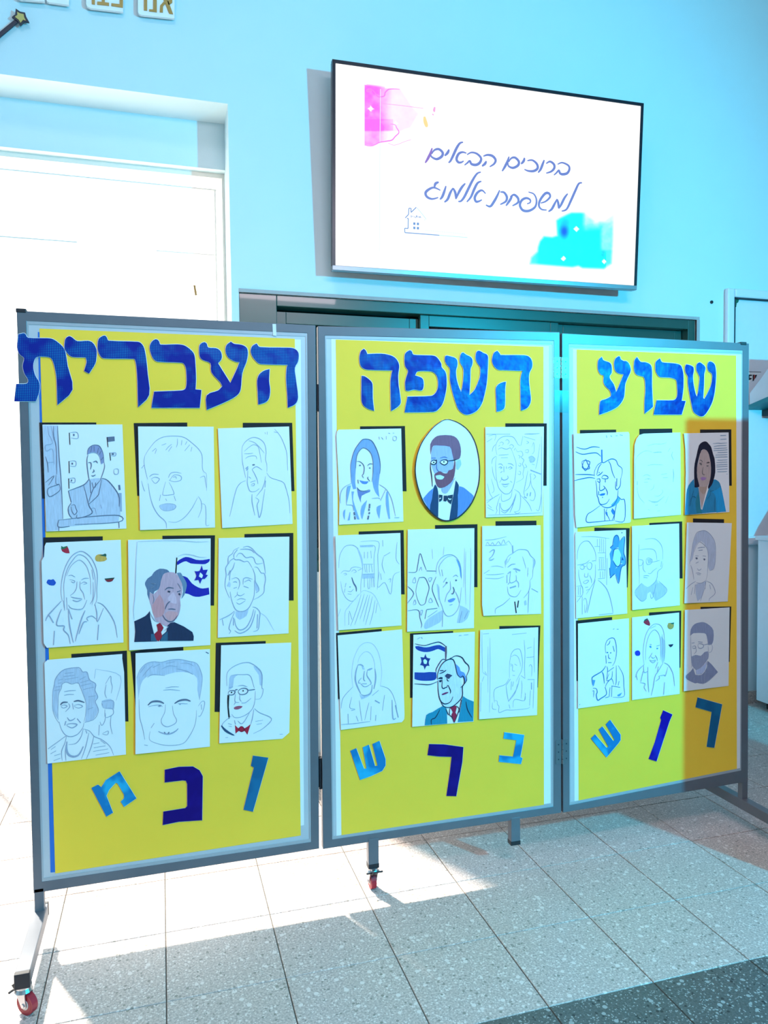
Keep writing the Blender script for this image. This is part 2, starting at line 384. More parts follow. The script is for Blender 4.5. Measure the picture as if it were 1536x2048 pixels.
prof = [(0.26, 0.13, 0), (0.27, 0.14, .03), (0.22, .11, .12), (.15, .07, .22), (.12, .05, .26)]
vs = []; fs = []; n = 20
for rx, ry, z in prof:
    for i in range(n):
        a = 2 * math.pi * i / n; ex = lambda v: math.copysign(abs(v) ** 0.5, v)
        vs.append((3.79 + rx * ex(math.cos(a)), 1.08 + ry * ex(math.sin(a)), 1.062 + z))
for q in range(len(prof) - 1):
    for i in range(n): fs.append((q * n + i, q * n + (i + 1) % n, (q + 1) * n + (i + 1) % n, (q + 1) * n + i))
fs += [tuple(range(n))[::-1], tuple(range((len(prof) - 1) * n, len(prof) * n))]
k.add(vs, fs)
bag = root('cloth_bag', 'teal cloth bag slumped on top of the white cabinet', 'bag', (3.79, 1.08, 1.062))
k.build('bag_body', mat('teal_cloth', (0.02, 0.25, 0.33), .8, bump=.5, scale=25), bag, smooth=True)
k = MB()
for q in range(9):
    a0 = math.pi * q / 9; a1 = math.pi * (q + 1) / 9
    k.tube((3.79 + .08 * math.cos(a0), 1.08, 1.322 + .09 * math.sin(a0)), (3.79 + .08 * math.cos(a1), 1.08, 1.322 + .09 * math.sin(a1)), .008, 8)
k.build('bag_handle', MATS['teal_cloth'], bag, smooth=True)

# ------------------------------------------------------------------ wall letters and wand
GOLD = mat('gold_letter', (0.42, 0.24, 0.06), 0.45, 0.2); PLATE = mat('plate_white', (0.86, 0.86, 0.85), 0.5, var=.02)
yp = YW - 0.03
def W4(s, y): return [on_y(q[0] / 4.151, q[1] / 4.151, y) for q in pts(s)]
plates = [('1145,-130 1450,-100 1448,152 1170,122 1152,112 1145,95', ['1195,-70 1222,-68 1222,86 1195,84', '1238,76 1272,78 1272,-62 1240,-66 1240,-84 1302,-80 1302,100 1238,92', '1326,100 1352,102 1354,50 1372,28 1405,112 1437,116 1372,-62 1340,-64 1362,10 1330,45', '1400,42 1430,20 1432,-55 1405,-56 1406,-5 1390,10'], 'white wall plate with three gold Hebrew letters alef nun vav'),
          ('715,-150 1025,-120 1022,98 750,66 722,52 715,30', ['762,-80 788,-78 788,36 762,32', '806,36 905,46 905,22 870,18 872,-85 815,-92 815,-70 846,-66 846,14 808,12', '925,48 1020,62 1022,-72 930,-82 930,-60 994,-52 994,34 925,26'], 'white wall plate with a broad gold Hebrew kaf beside narrower letters'),
          ('385,-180 575,-150 572,40 405,18 388,8', ['470,-20 545,-8 545,-110 520,-112 520,-32 470,-42'], 'narrow white wall plate with one gold foot of a letter showing'),
          ('150,-190 372,-180 370,12 165,-4 150,-15', ['200,-40 330,-28 330,-130 300,-132 300,-55 200,-65'], 'white wall plate next to the wand with a gold base stroke')]
for s, ls, lab in plates:
    P_ = W4(s, yp); o = root('letter_plate', lab, 'wall plate', (P_[2][0], YW, P_[2][2]), 'gold lettered plates on the wall')
    k = MB(); k.prism(P_, (0, 0.014, 0)); k.build('plate', PLATE, o)
    k = MB(); c = sum((Vector(p) for p in P_), Vector()) / len(P_); k.tube(c + Vector((0, .014, 0)), c + Vector((0, .03, 0)), .012, 10); k.build('spacer', PLATE, o)
    for l in ls:
        k = MB(); k.prism(W4(l, yp - .004), (0, .004, 0)); k.build('gold_letter', GOLD, o)
BLK = mat('wand_black', (0.012, 0.016, 0.035), .5); YEL = mat('wand_gold', (0.55, 0.42, 0.12), .5)
wd = root('magic_wand', 'cut-out magic wand with a yellow star tip fixed on the wall', 'wand', tuple(on_y(30, 40, YW)), None)
k = MB(); k.prism(W4('-260,500 -235,525 0,305 150,180 130,155 0,262', yp + .006), (0, .01, 0)); k.build('stick', BLK, wd)
k = MB(); k.prism(W4('130,70 168,96 208,104 218,140 242,182 200,176 168,210 148,176 98,140 126,118', yp), (0, .012, 0)); st = k.build('star', BLK, wd)
k = MB(); k.prism(W4('142,96 164,110 196,116 200,142 214,168 190,162 170,188 156,164 124,138 144,124', yp - .003), (0, .003, 0)); k.build('star_face', YEL, st)
k = MB(); c = on_y(38, 36, yp); k.tube(c + Vector((0, .012, 0)), (c[0], YW, c[2]), .008, 8); k.build('spacer', BLK, wd)

# ------------------------------------------------------------------ television
TC = [Vector(v) for v in ((0.86122889, 1.22804645, 3.47574156), (2.60033048, 1.19353297, 3.47574156), (2.60033048, 1.25195355, 2.47714217), (0.86122889, 1.28646703, 2.47714217))]
tn = (TC[1] - TC[0]).cross(TC[3] - TC[0]).normalized()
if tn.y > 0: tn = -tn
ux = (TC[1] - TC[0]).normalized(); uz = (TC[0] - TC[3]).normalized()
TWd = (TC[1] - TC[0]).length; THt = (TC[0] - TC[3]).length
def tvw(a, bb, d): return TC[3] + ux * a + uz * bb - tn * d           # d = depth behind the front face
tv = root('television', 'large flat television tilted forward on the wall showing a welcome slide', 'television', tuple(tvw(TWd / 2, 0, .04)))
def tvbox(k, a0, a1, b0, b1, d0, d1):
    k.prism([tvw(a0, b0, d0), tvw(a1, b0, d0), tvw(a1, b1, d0), tvw(a0, b1, d0)], -tn * (d1 - d0))
BEZ = mat('bezel_black', (0.008, 0.012, 0.022), .3); CHIN = mat('bezel_silver', (0.30, 0.31, 0.34), .3, .6)
bz = 0.016; ch = 0.024
k = MB(); tvbox(k, 0, bz, ch, THt, 0, .03); tvbox(k, TWd - bz, TWd, ch, THt, 0, .03); tvbox(k, bz, TWd - bz, THt - bz, THt, 0, .03); k.build('bezel', BEZ, tv)
k = MB(); tvbox(k, 0, TWd, 0, ch, -.002, .03); k.build('chin_bar', CHIN, tv, bevel=.002)
k = MB(); tvbox(k, .002, TWd - .002, .002, THt - .002, .03, .048); tvbox(k, .3, TWd - .3, .06, .55, .048, .075); k.build('back_housing', BEZ, tv)
SCR = mat('screen_white', (1, 1, 1), .3, var=0.004, emit=1.12)
k = MB(); tvbox(k, bz, TWd - bz, ch, THt - bz, .004, .03); scr = k.build('screen', SCR, tv)
k = MB()
for x in (0.55, TWd - .55):
    a = tvw(x, .2, .075); c = tvw(x, .75, .05)
    k.box((a[0] - .02, min(a[1], c[1]) , a[2]), (a[0] + .02, YW - .002, a[2] + .04)); k.box((c[0] - .02, c[1], c[2]), (c[0] + .02, YW - .002, c[2] + .04))
k.box((0.9 + .3, YW - .02, 2.7), (2.4, YW - .001, 2.75)); k.box((1.2, YW - .02, 3.2), (2.4, YW - .001, 3.25))
k.build('wall_bracket', MATS['dark_metal'], tv)

def tvp(px, py, d=0.003): return on_plane(px, py, tvw(0, 0, d), tn)
def emitm(name, rgb, st=1.05): return mat(name, rgb, .4, var=.03, scale=60, emit=st)
INK = emitm('screen_ink_blue', hexc('6a76c4')); INK2 = emitm('screen_ink_pale', hexc('b9dcec')); INK3 = emitm('screen_ink_mid', hexc('5f7fc0')); INKP = emitm('screen_ink_violet', hexc('8a62c0'))
wm = None
def tvstrokes(name, x0, y0, sc_, rows, mats_):
    k = MB()
    for mi, wd_, tp, s in rows:
        P2 = spline([(x0 + x / sc_, y0 + y / sc_) for x, y in pts(s)], 5)
        k.ribbon([tvp(x, y) for x, y in P2], wd_ * 0.0034, tn, mi, tp)
    return k.build(name, mats_, scr)
l1 = ['155,118 140,165 115,215 92,252', '150,172 175,137 215,128 250,160 240,195 195,218 150,197 143,172', '308,130 295,160 268,188', '435,65 405,75 375,120 345,185 320,235 302,250',
 '465,165 430,155 395,170 375,215 390,245 415,248 440,235', '470,178 510,158 560,170 597,210 585,250 550,270 510,262 495,235 470,255 447,272', '617,192 655,180 700,190 728,225 715,260 675,287', '645,235 632,260 605,282',
 '850,195 835,240 810,290 787,327', '845,245 870,210 905,205 938,240 930,275 885,297 845,280 840,248', '990,205 982,235 958,262', '1015,232 1060,228 1100,260 1108,300 1075,325 1025,325 988,310', '1168,225 1155,260 1135,310 1112,340',
 '1185,258 1220,240 1255,265 1258,300 1230,330 1185,345', '1288,265 1330,250 1385,275 1395,310 1375,345 1335,355 1310,345 1300,320 1275,345 1255,362']
l2 = ['215,425 185,440 175,475', '230,500 170,475 120,495 95,525 110,560 155,578 210,565', '280,460 265,510 245,560 225,582', '345,478 320,520 295,580 265,607', '345,480 365,525 370,580', '455,437 425,470 395,520 370,578',
 '595,335 560,350 520,410 480,490 445,560 415,597 390,600', '600,418 565,435 535,490 505,560 468,605', '638,530 605,500 565,520 540,565 550,600 575,600 605,585', '765,498 745,545 715,600 680,645 640,632', '770,515 805,520 830,560 820,600 770,628',
 '880,545 860,585 822,640', '860,560 895,540 930,570 930,610 880,640', '1025,515 1075,535 1098,590 1085,650 1030,685 975,680 948,635 965,590 1005,570 1040,585 1040,610 1012,622', '1135,615 1180,600 1220,560 1210,528 1175,530 1130,590 1120,640 1145,672 1190,678',
 '1285,578 1260,625 1235,670 1205,692', '1285,580 1295,620 1298,665', '1380,530 1350,570 1320,630 1298,665', '1510,432 1480,440 1450,500 1410,590 1370,670 1325,688']
tvstrokes('greeting_line', 830, 270, 4.518, [(1 if i == 0 else 0, 3.4, True, s) for i, s in enumerate(l1)], [INK, INKP])
tvstrokes('greeting_line', 830, 270, 4.518, [(0, 3.4, True, s) for s in l2], [INK])
hl = [(0, 1.3, False, s) for s in ('185,415 245,350', '245,350 250,240', '250,240 290,240', '290,240 290,315', '290,315 385,222', '215,418 240,425', '240,425 237,605', '237,605 175,600', '175,600 178,680', '178,680 500,704 800,728')]
hl += [(1, 1.0, False, s) for s in ('395,230 480,330 565,440', '800,728 1310,768', '530,455 545,445')]
for x, y in ((330, 500), (395, 505), (330, 577), (395, 582)): hl.append((0, 3.6, False, '%d,%d %d,%d' % (x, y + 16, x + 38, y + 19)))
hl += [(0, 0.9, False, s) for s in ('285,375 298,380 290,405', '318,338 320,346', '318,375 322,395', '345,385 350,408', '372,415 390,370 378,410', '395,372 412,408', '425,385 432,405', '450,385 442,415', '455,385 468,415')]
for i in range(22): hl.append((1, 0.8, False, '%d,%d %d,%d' % (555 + i * 33, 632 + i * 3.2, 570 + i * 33, 645 + i * 3.2)))
tvstrokes('house_logo', 790, 390, 9.035, hl, [INK3, INK2])
tvstrokes('guide_line', 0, 0, 1, [(0, 0.9, False, '761,178 760,300 759,505')], [emitm('screen_line', hexc('d8f0e8'))])

def vnoise(x, y, seed):
    def h(i, j): return ((math.sin(i * 127.1 + j * 311.7 + seed * 74.7) * 43758.5453) % 1.0)
    i, j = math.floor(x), math.floor(y); fx, fy = x - i, y - j; fx = fx * fx * (3 - 2 * fx); fy = fy * fy * (3 - 2 * fy)
    return (h(i, j) * (1 - fx) + h(i + 1, j) * fx) * (1 - fy) + (h(i, j + 1) * (1 - fx) + h(i + 1, j + 1) * fx) * fy
def fbm(x, y, s): return .55 * vnoise(x, y, s) + .3 * vnoise(x * 2.1, y * 2.1, s + 3) + .15 * vnoise(x * 4.3, y * 4.3, s + 7)
def sdist(p, poly):
    """signed distance to a polygon, positive inside"""
    x, y = p; ins = False; d = 1e9; n = len(poly)
    for i in range(n):
        x1, y1 = poly[i]; x2, y2 = poly[(i + 1) % n]
        if (y1 > y) != (y2 > y) and x < (x2 - x1) * (y - y1) / (y2 - y1) + x1: ins = not ins
        t = max(0, min(1, ((x - x1) * (x2 - x1) + (y - y1) * (y2 - y1)) / ((x2 - x1) ** 2 + (y2 - y1) ** 2 + 1e-9)))
        d = min(d, math.hypot(x - x1 - t * (x2 - x1), y - y1 - t * (y2 - y1)))
    return d if ins else -d
def blot(name, x0, y0, sc_, poly, fn, nx=72, ny=60, depth=.0034):
    poly = pts(poly); xs = [p[0] for p in poly]; ys = [p[1] for p in poly]
    ax, bx, ay, by = min(xs) - 25, max(xs) + 25, min(ys) - 25, max(ys) + 25
    V = []; Cc = []; F = []; keep = []
    for j in range(ny + 1):
        for i in range(nx + 1):
            x = ax + (bx - ax) * i / nx; y = ay + (by - ay) * j / ny
            d = sdist((x, y), poly); V.append(tuple(tvp(x0 + x / sc_, y0 + y / sc_, depth) )); Cc.append(fn(x, y, d)); keep.append(d > -22)
    for j in range(ny):
        for i in range(nx):
            a = j * (nx + 1) + i; q = (a, a + nx + 1, a + nx + 2, a + 1)
            if any(keep[t] for t in q): F.append(q)
    me = bpy.data.meshes.new(name); org = Vector(scr['_o']); me.from_pydata([tuple(Vector(v) - org) for v in V], [], F)
    at = me.color_attributes.new('print', 'FLOAT_COLOR', 'POINT')
    at.data.foreach_set('color', [c for q in Cc for c in (*hexf(q), 1.0)])
    m = bpy.data.materials.new(name); m.use_nodes = True; nt = m.node_tree; bs = nt.nodes['Principled BSDF']; vc = nt.nodes.new('ShaderNodeVertexColor'); vc.layer_name = 'print'
    bs.inputs['Base Color'].default_value = (.02, .02, .02, 1); nt.links.new(vc.outputs['Color'], bs.inputs['Emission Color']); bs.inputs['Emission Strength'].default_value = 1.1
    me.materials.append(m); o = bpy.data.objects.new(name, me); COL.objects.link(o); o.parent = scr; return o
def hexf(c): return tuple((max(0, min(1, x)) / 1.0) ** 2.2 for x in c)
def mixc(a, c, t): t = max(0, min(1, t)); return tuple(a[i] * (1 - t) + c[i] * t for i in range(3))
def star4(x, y, cx, cy, r): return (abs(x - cx) / r) ** .55 + (abs(y - cy) / r) ** .55 < 1
def pinkf(x, y, d):
    f = fbm(x / 130, y / 130, 2); e = max(0, min(1, d / 40 + .6)) if x > 110 else max(0, min(1, d / 6 + .5))
    s = 0.85 if x < 330 else max(0, .85 - (x - 330) / 260)
    if 760 < y < 950 and x < 560: s += .3
    if y > 960: s -= .35
    s = s * (.45 + .8 * f) + .12 + .12 * f
    if (x > 420 and y < 230) : s *= .3
    c = mixc((1, 1, 1), (1.0, .36, 1.0), s * e)
    if star4(x, y, 185, 575, 75) or star4(x, y, 610, 825, 60): c = (1, 1, 1)
    return c
blot('pink_watercolour', 720, 150, 8.533, '80,165 340,195 690,245 800,400 900,560 1000,660 940,760 860,900 780,920 690,960 660,985 540,1110 340,1150 220,1210 75,1200', pinkf, 90, 90)
PK = emitm('screen_ink_pink', hexc('f07ae6')); PK2 = emitm('screen_ink_rose', hexc('f3a4dc')); AM = emitm('screen_ink_amber', hexc('ffd98a'))
tvstrokes('watercolour_edge', 720, 150, 8.533, [(0, 1.6, True, '110,275 200,250 260,310 310,370 410,360 430,300 480,250 520,240 600,238 680,245'), (0, 1.5, True, '80,1195 170,1210 250,1190 330,1150 450,1130 545,1110 600,1050 665,980 625,900 600,850 520,835'), (0, 4.5, True, '110,275 150,262 205,255'), (1, 0.8, False, '350,485 700,520 1080,570'), (1, .8, False, '480,1160 560,1195 640,1185 780,1130 870,1105'), (1, 3.0, True, '1278,545 1265,600 1275,630'), (1, 2.4, True, '1250,665 1240,685'), (2, 5, True, '1100,710 1110,780 1130,850 1140,890')], [PK, PK2, AM])
def cyanf(x, y, d):
    e = max(0, min(1, d / 34 + .55)); c = (0.0, 1.0, 1.0)
    lt = 0
    if x > 720: lt = max(lt, min(1, (x - 720) / 60) * max(0, min(1, (330 - y - (x - 800) * .1) / 110)))
    if x > 930: lt = max(lt, .75 * min(1, (x - 930) / 50) * (1 if y < 520 else max(0, 1 - (y - 520) / 60)))
    if x < 240: lt = max(lt, .45 * min(1, (240 - x) / 60))
    if x > 1020: lt = max(lt, .45)
    c = mixc(c, (.86, 1, 1), lt * (.6 + .5 * fbm(x / 60, y / 60, 5)))
    g = math.exp(-(((x - 522) / 48) ** 2 + ((y - 310) / 75) ** 2)); c = mixc(c, (0.02, .3, 1), g * 1.1)
    g = math.exp(-(((x - 540) / 60) ** 2 + ((y - 200) / 50) ** 2)); c = mixc(c, (0.0, .7, 1), g * .6)
    g = math.exp(-(((x - 985) / 40) ** 2 + ((y - 575) / 50) ** 2)); c = mixc(c, (0.0, .62, .85), g * .8 * fbm(x / 22, y / 22, 9))
    for cx, cy, r in ((667, 285, 40), (512, 632, 36), (996, 668, 34)):
        if abs(x - cx) + abs(y - cy) < r * .8: c = (1, 1, 1)
    return mixc((1, 1, 1), c, e)
blot('cyan_watercolour', 1040, 410, 5.908, '120,695 135,620 210,550 215,500 240,430 285,375 380,385 445,365 440,280 435,185 470,160 560,115 610,95 760,95 820,150 900,200 1000,195 1060,150 1100,125 1095,400 1078,690 990,750 740,740 690,715 620,730 430,715 250,700', cyanf, 110, 76)

# ------------------------------------------------------------------ folding display board
FRAME = mat('frame_grey_paint', (0.135, 0.145, 0.17), 0.38, 0.15, var=0.08, scale=18)
BOARD = mat('board_sheet', (0.52, 0.54, 0.58), 0.45, 0.1, var=0.03)
CAPB = mat('plastic_black', (0.012, 0.014, 0.02), .5); STEEL = mat('zinc_steel', (0.55, 0.56, 0.58), .28, .9); RED = mat('wheel_red', (0.32, 0.012, 0.03), .45); RUB = mat('wheel_tread', (0.16, 0.05, 0.06), .6)
def B(px, py, off=0.0): return on_y(px, py, YB - off)                    # point on the board's front plane, off towards the hall
OUT = [[(33, 621), (631, 650.5), (638.5, 1697.5), (67, 1787)], [(636, 652), (1119.5, 664), (1122.5, 1625.5), (646, 1698.5)], [(1124, 666.4), (1498, 687), (1496, 1563), (1126.2, 1625.5)]]
INN = [[(53.7, 642), (614.5, 666.6), (622, 1684), (84, 1763.5)], [(650, 671), (1107.5, 682), (1106.8, 1612.6), (664.5, 1679)], [(1137.5, 688), (1485.5, 701), (1482.5, 1541), (1138.8, 1610)]]
board = root('folding_display_board', 'three-panel folding display board with grey metal frame on castors', 'display board', (0.94, YB + .0125, 0.0))
DEP = 0.025
panels = []
for o4, i4 in zip(OUT, INN):
    k = MB(); O = [B(*p) for p in o4]; I = [B(*p) for p in i4]
    n = len(k.v); vs = O + I + [p + Vector((0, DEP, 0)) for p in O + I]; fs = []
    for i in range(4):
        j = (i + 1) % 4
        fs += [(i, i + 4, j + 4, j), (i + 8, j + 8, j + 12, i + 12), (i, j, j + 8, i + 8), (i + 4, i + 12, j + 12, j + 4)]
    k.add(vs, fs); pf = k.build('panel_frame', FRAME, board, bevel=0.0015); panels.append(pf)
    k = MB(); k.prism([B(*p, -.0025) for p in i4], (0, .018, 0)); k.build('board_sheet', BOARD, pf)
    k = MB()                                                              # slim edging strip round the sheet
    for i in range(4):
        a, c = np.array(i4[i]), np.array(i4[(i + 1) % 4]); mid = np.mean(np.array(i4), axis=0)
        a2 = a + (mid - a) * 0.012; c2 = c + (mid - c) * 0.012
        k.prism([B(*a, -.001), B(*c, -.001), B(*c2, -.001), B(*a2, -.001)], (0, .002, 0))
    k.build('edging', mat('edging', (0.40, 0.43, 0.47), .4, .2), pf)
# post ends: plastic caps on top, short post down to the feet
for px, py in ((42, 621), (1487, 687)):
    p = B(px, py); k = MB(); k.box((p[0] - .014, YB - .002, p[2] - .006), (p[0] + .014, YB + .027, p[2] + .006)); k.build('post_cap', CAPB, board, bevel=.002)
zb = 0.178
XL, XR = -0.368, 2.260
def caster(part_parent, x, y, ztop, axis_x, yaw=0.0, brake=True):
    """swivel castor hanging below ztop: plate, fork, wheel with hub, brake pedal"""
    r = 0.029; zc = r; cs = math.cos(yaw); sn = math.sin(yaw)
    def T(a, bb, z): return Vector((x + a * cs - bb * sn, y + a * sn + bb * cs, z))
    k = MB(); k.tube((x, y, ztop - .006), (x, y, ztop), .021, 16); k.tube((x, y, ztop - .016), (x, y, ztop - .006), .024, 16, .019); pl = k.build('castor_housing', STEEL, part_parent)
    k = MB()
    for s_ in (-1, 1):
        k.prism([T(-.018, s_ * .012, ztop - .012), T(.018, s_ * .012, ztop - .012), T(.022, s_ * .012, zc - .004), T(.006, s_ * .012, zc - .008)], (T(0, s_ * .0025, 0) - T(0, 0, 0)))
    k.tube(T(.012, -.017, zc), T(.012, .017, zc), .0055, 10)
    k.build('fork', STEEL, pl)
    k = MB(); k.tube(T(.012, -.009, zc), T(.012, .009, zc), r, 28); k.tube(T(.012, -.0095, zc), T(.012, .0095, zc), r * .8, 28); k.build('wheel', RED, pl)
    k = MB(); k.tube(T(.012, -.0105, zc), T(.012, .0105, zc), r * .48, 20); k.build('hub', mat('hub_cream', (.62, .6, .56), .5), pl)
    if brake:
        k = MB(); k.prism([T(-.012, -.010, ztop - .018), T(-.030, -.010, ztop - .004), T(-.034, -.010, ztop - .007), T(-.016, -.010, ztop - .024)], T(0, .02, 0) - T(0, 0, 0))
        k.tube(T(-.02, -.030, ztop - .012), T(-.02, .028, ztop - .012), .003, 8); k.build('brake_pedal', CAPB, pl)
    return pl
for x, y0, y1 in ((XL, -0.262, 0.07), (XR, -0.262, 0.26)):
    k = MB(); k.box((x - .0135, YB, 0.085), (x + .0135, YB + .025, zb + .01)); k.build('post_foot', FRAME, board, bevel=.001)
    k = MB(); k.box((x - .019, y0, 0.078), (x + .019, y1, 0.118)); ft = k.build('foot_beam', FRAME, board, bevel=.002)
    for ya, yb_ in ((y0 - .016, y0 + .0), (y1, y1 + .012)):
        k = MB(); k.box((x - .0195, ya, 0.077), (x + .0195, yb_, 0.119)); k.build('beam_cap', CAPB, ft, bevel=.002)
    for y in (y0 + .006,):
        caster(board, x, y, 0.078, True, yaw=math.radians(-40 if y < 0 else 20))
LX = [B(747, 1690)[0], B(1031, 1650)[0]]
for i, x in enumerate(LX):
    k = MB(); k.box((x - .0185, YB - .002, 0.088), (x + .0185, YB + .027, zb + .008)); lg = k.build('leg', FRAME, board, bevel=.002)
    k = MB(); k.box((x - .019, YB - .0025, 0.082), (x + .019, YB + .0275, 0.098)); k.build('leg_cap', CAPB, lg, bevel=.001)
caster(board, LX[0], YB + .012, 0.082, True, yaw=math.radians(90))
# hinges between the panels
def hinge(px, y0, y1, wpx, material):
    a = B(px - wpx, y0, .0015); c = B(px + wpx, y1, .0015); xm = B(px, (y0 + y1) / 2)[0]
    h = MB(); h.prism([(a[0], a[1], a[2] - .004), (a[0] + .004, a[1], a[2]), (xm - .003, a[1], a[2]), (xm - .003, a[1], c[2]), (a[0] + .004, a[1], c[2]), (a[0], a[1], c[2] + .004)], (0, .0015, 0))
    h.prism([(c[0], a[1], a[2] - .004), (c[0] - .004, a[1], a[2]), (xm + .003, a[1], a[2]), (xm + .003, a[1], c[2]), (c[0] - .004, a[1], c[2]), (c[0], a[1], c[2] + .004)], (0, .0015, 0))
    ho = h.build('hinge', material, board)
    q = MB(); hgt = (a[2] - c[2]) / 5
    for i in range(5): q.tube((xm, a[1] - .002, c[2] + hgt * i + .001), (xm, a[1] - .002, c[2] + hgt * (i + 1) - .001), .0036, 12)
    q.build('barrel', material, ho)
    q = MB()
    for sx in (-1, 1):
        for f in (.2, .5, .8):
            x = xm + sx * (c[0] - a[0]) * .3; z = c[2] + (a[2] - c[2]) * f; q.tube((x, a[1] - .001, z), (x, a[1] + .001, z), .0026, 8)
    q.build('screw', mat('screw_dark', (.05, .06, .08), .4, .6), ho)
hinge(1122.3, 714, 757, 14, STEEL); hinge(1124.5, 1480, 1526, 13, mat('hinge_painted', (0.15, 0.17, 0.19), .35, .4))
for px, y0, y1 in ((635.3, 768, 822), (641.5, 1518, 1580)):
    a = B(px, y0); c = B(px, y1); k = MB(); k.tube((a[0], YB + .010, c[2]), (a[0], YB + .010, a[2]), .0048, 12); k.box((a[0] - .012, YB + .024, c[2]), (a[0] + .012, YB + .027, a[2])); k.build('hinge', CAPB, board)
CLEAR = glass('clear_tape', (0.90, 0.93, 0.96), .15)
k = MB(); k.prism([B(*p, .0006) for p in ((1109, 780), (1137, 782), (1137, 826), (1109, 824))], (0, .0005, 0)); k.build('tape_strip', CLEAR, board)
k = MB(); k.prism([B(*p, .0006) for p in ((545, 648), (552, 648), (553, 672), (546, 671))], (0, .0005, 0)); k.build('tape_strip', mat('tape_white', (.7, .72, .75), .3), board)

# ------------------------------------------------------------------ sheets on the panels
YELLOW = mat('poster_yellow', (0.98, 0.60, 0.04), 0.7, var=0.04, scale=7, bump=0.12)
PAPERW = mat('sheet_white', (0.80, 0.81, 0.82), 0.65, var=0.015, scale=9)
BLUEP = mat('sheet_blue', (0.01, 0.14, 0.55), 0.6)
def sheet(name, p4, off, material, label, cat, group=None, n=1):
    k = MB(); k.prism([B(*p, off) for p in p4], (0, .0005, 0)); o = k.build(name, material); return tag(o, label, cat, group)
sheet('backing_sheet', [(596, 679), (601.5, 679), (608, 1650), (604, 1651), (560, 1655), (552, 677)], -.0019, PAPERW, 'white paper edge behind the poster with portrait of a woman among fruit stickers', 'paper sheet')
sheet('backing_sheet', [(662.5, 678), (1098, 692), (1101, 1606), (673, 1672)], -.0019, PAPERW, 'white backing sheet behind the poster carrying the oval portrait', 'paper sheet')
sheet('backing_sheet', [(1146, 698), (1484, 709), (1482, 1536), (1149, 1603)], -.0019, PAPERW, 'white backing sheet behind the poster with the dark haired woman in turquoise', 'paper sheet')
sheet('backing_sheet', [(75.5, 664), (300, 676), (330, 1700), (108, 1744.5), (101, 1745)], -.0019, BLUEP, 'blue paper showing along one edge of a yellow poster', 'paper sheet')
sheet('poster', [(79, 657), (589.7, 677.5), (601.6, 1671), (110.5, 1747)], -.0013, YELLOW, 'yellow poster under the longest blue foil headline', 'poster', 'yellow posters on the display board')
sheet('poster', [(671.5, 679), (1087, 693.5), (1088, 1612), (683, 1673.6)], -.0013, YELLOW, 'yellow poster with the oval framed portrait in its top row', 'poster', 'yellow posters on the display board')
sheet('poster', [(1153.4, 699), (1472.4, 711), (1473.8, 1543), (1157.3, 1606)], -.0013, YELLOW, 'yellow poster with the portrait of a woman in turquoise', 'poster', 'yellow posters on the display board')

# ------------------------------------------------------------------ cut-out letters
def foil(name, ca, cb, rough, grid=True):
    m = bpy.data.materials.new(name); m.use_nodes = True; nt = m.node_tree; b_ = nt.nodes['Principled BSDF']; L = nt.links.new
    g = nt.nodes.new('ShaderNodeNewGeometry'); mp = nt.nodes.new('ShaderNodeMapping'); L(g.outputs['Position'], mp.inputs['Vector'])
    wv = []
    for ax in ('X', 'Z'):
        t = nt.nodes.new('ShaderNodeTexWave'); t.bands_direction = ax; t.inputs['Scale'].default_value = 62; t.inputs['Distortion'].default_value = 0.4; L(g.outputs['Position'], t.inputs['Vector']); wv.append(t)
    mu = nt.nodes.new('ShaderNodeMath'); mu.operation = 'MULTIPLY'; L(wv[0].outputs['Fac'], mu.inputs[0]); L(wv[1].outputs['Fac'], mu.inputs[1])
    nz = nt.nodes.new('ShaderNodeTexNoise'); nz.inputs['Scale'].default_value = 14; nz.inputs['Detail'].default_value = 2; L(g.outputs['Position'], nz.inputs['Vector'])
    rp = nt.nodes.new('ShaderNodeValToRGB'); rp.color_ramp.elements[0].position = .46; rp.color_ramp.elements[1].position = .60; L(nz.outputs['Fac'], rp.inputs['Fac'])
    m2 = nt.nodes.new('ShaderNodeMath'); m2.operation = 'MULTIPLY'; L(mu.outputs[0], m2.inputs[0]); L(rp.outputs['Color'], m2.inputs[1])
    mx = nt.nodes.new('ShaderNodeMix'); mx.data_type = 'RGBA'; mx.inputs['A'].default_value = (*ca, 1); mx.inputs['B'].default_value = (*cb, 1)
    L((m2 if grid else rp).outputs[0], mx.inputs['Factor']); L(mx.outputs['Result'], b_.inputs['Base Color'])
    b_.inputs['Roughness'].default_value = rough; b_.inputs['Metallic'].default_value = 0.15; b_.inputs['Coat Weight'].default_value = .0; b_.inputs['Specular IOR Level'].default_value = .25
    n2 = nt.nodes.new('ShaderNodeTexNoise'); n2.inputs['Scale'].default_value = 22; L(g.outputs['Position'], n2.inputs['Vector'])
    bp = nt.nodes.new('ShaderNodeBump'); bp.inputs['Strength'].default_value = .25; bp.inputs['Distance'].default_value = .01; L(n2.outputs['Fac'], bp.inputs['Height']); L(bp.outputs['Normal'], b_.inputs['Normal'])
    MATS[name] = m; return m
FOIL = foil('blue_foil', (0.003, 0.016, 0.26), (0.006, 0.28, 0.55), .36)
GLIT = foil('teal_glitter', (0.006, 0.20, 0.50), (0.02, 0.42, 0.72), .5, False); NAVY = foil('navy_paper', (0.008, 0.0, 0.16), (0.01, 0.002, 0.20), .5, False)
TEALP = foil('teal_foam', (0.006, 0.12, 0.27), (0.008, 0.15, 0.32), .6, False); ROYAL = foil('royal_paper', (0.008, 0.0, 0.30), (0.01, 0.02, 0.42), .5, False)
CORE = mat('paper_core', (0.72, 0.76, 0.8), .7)
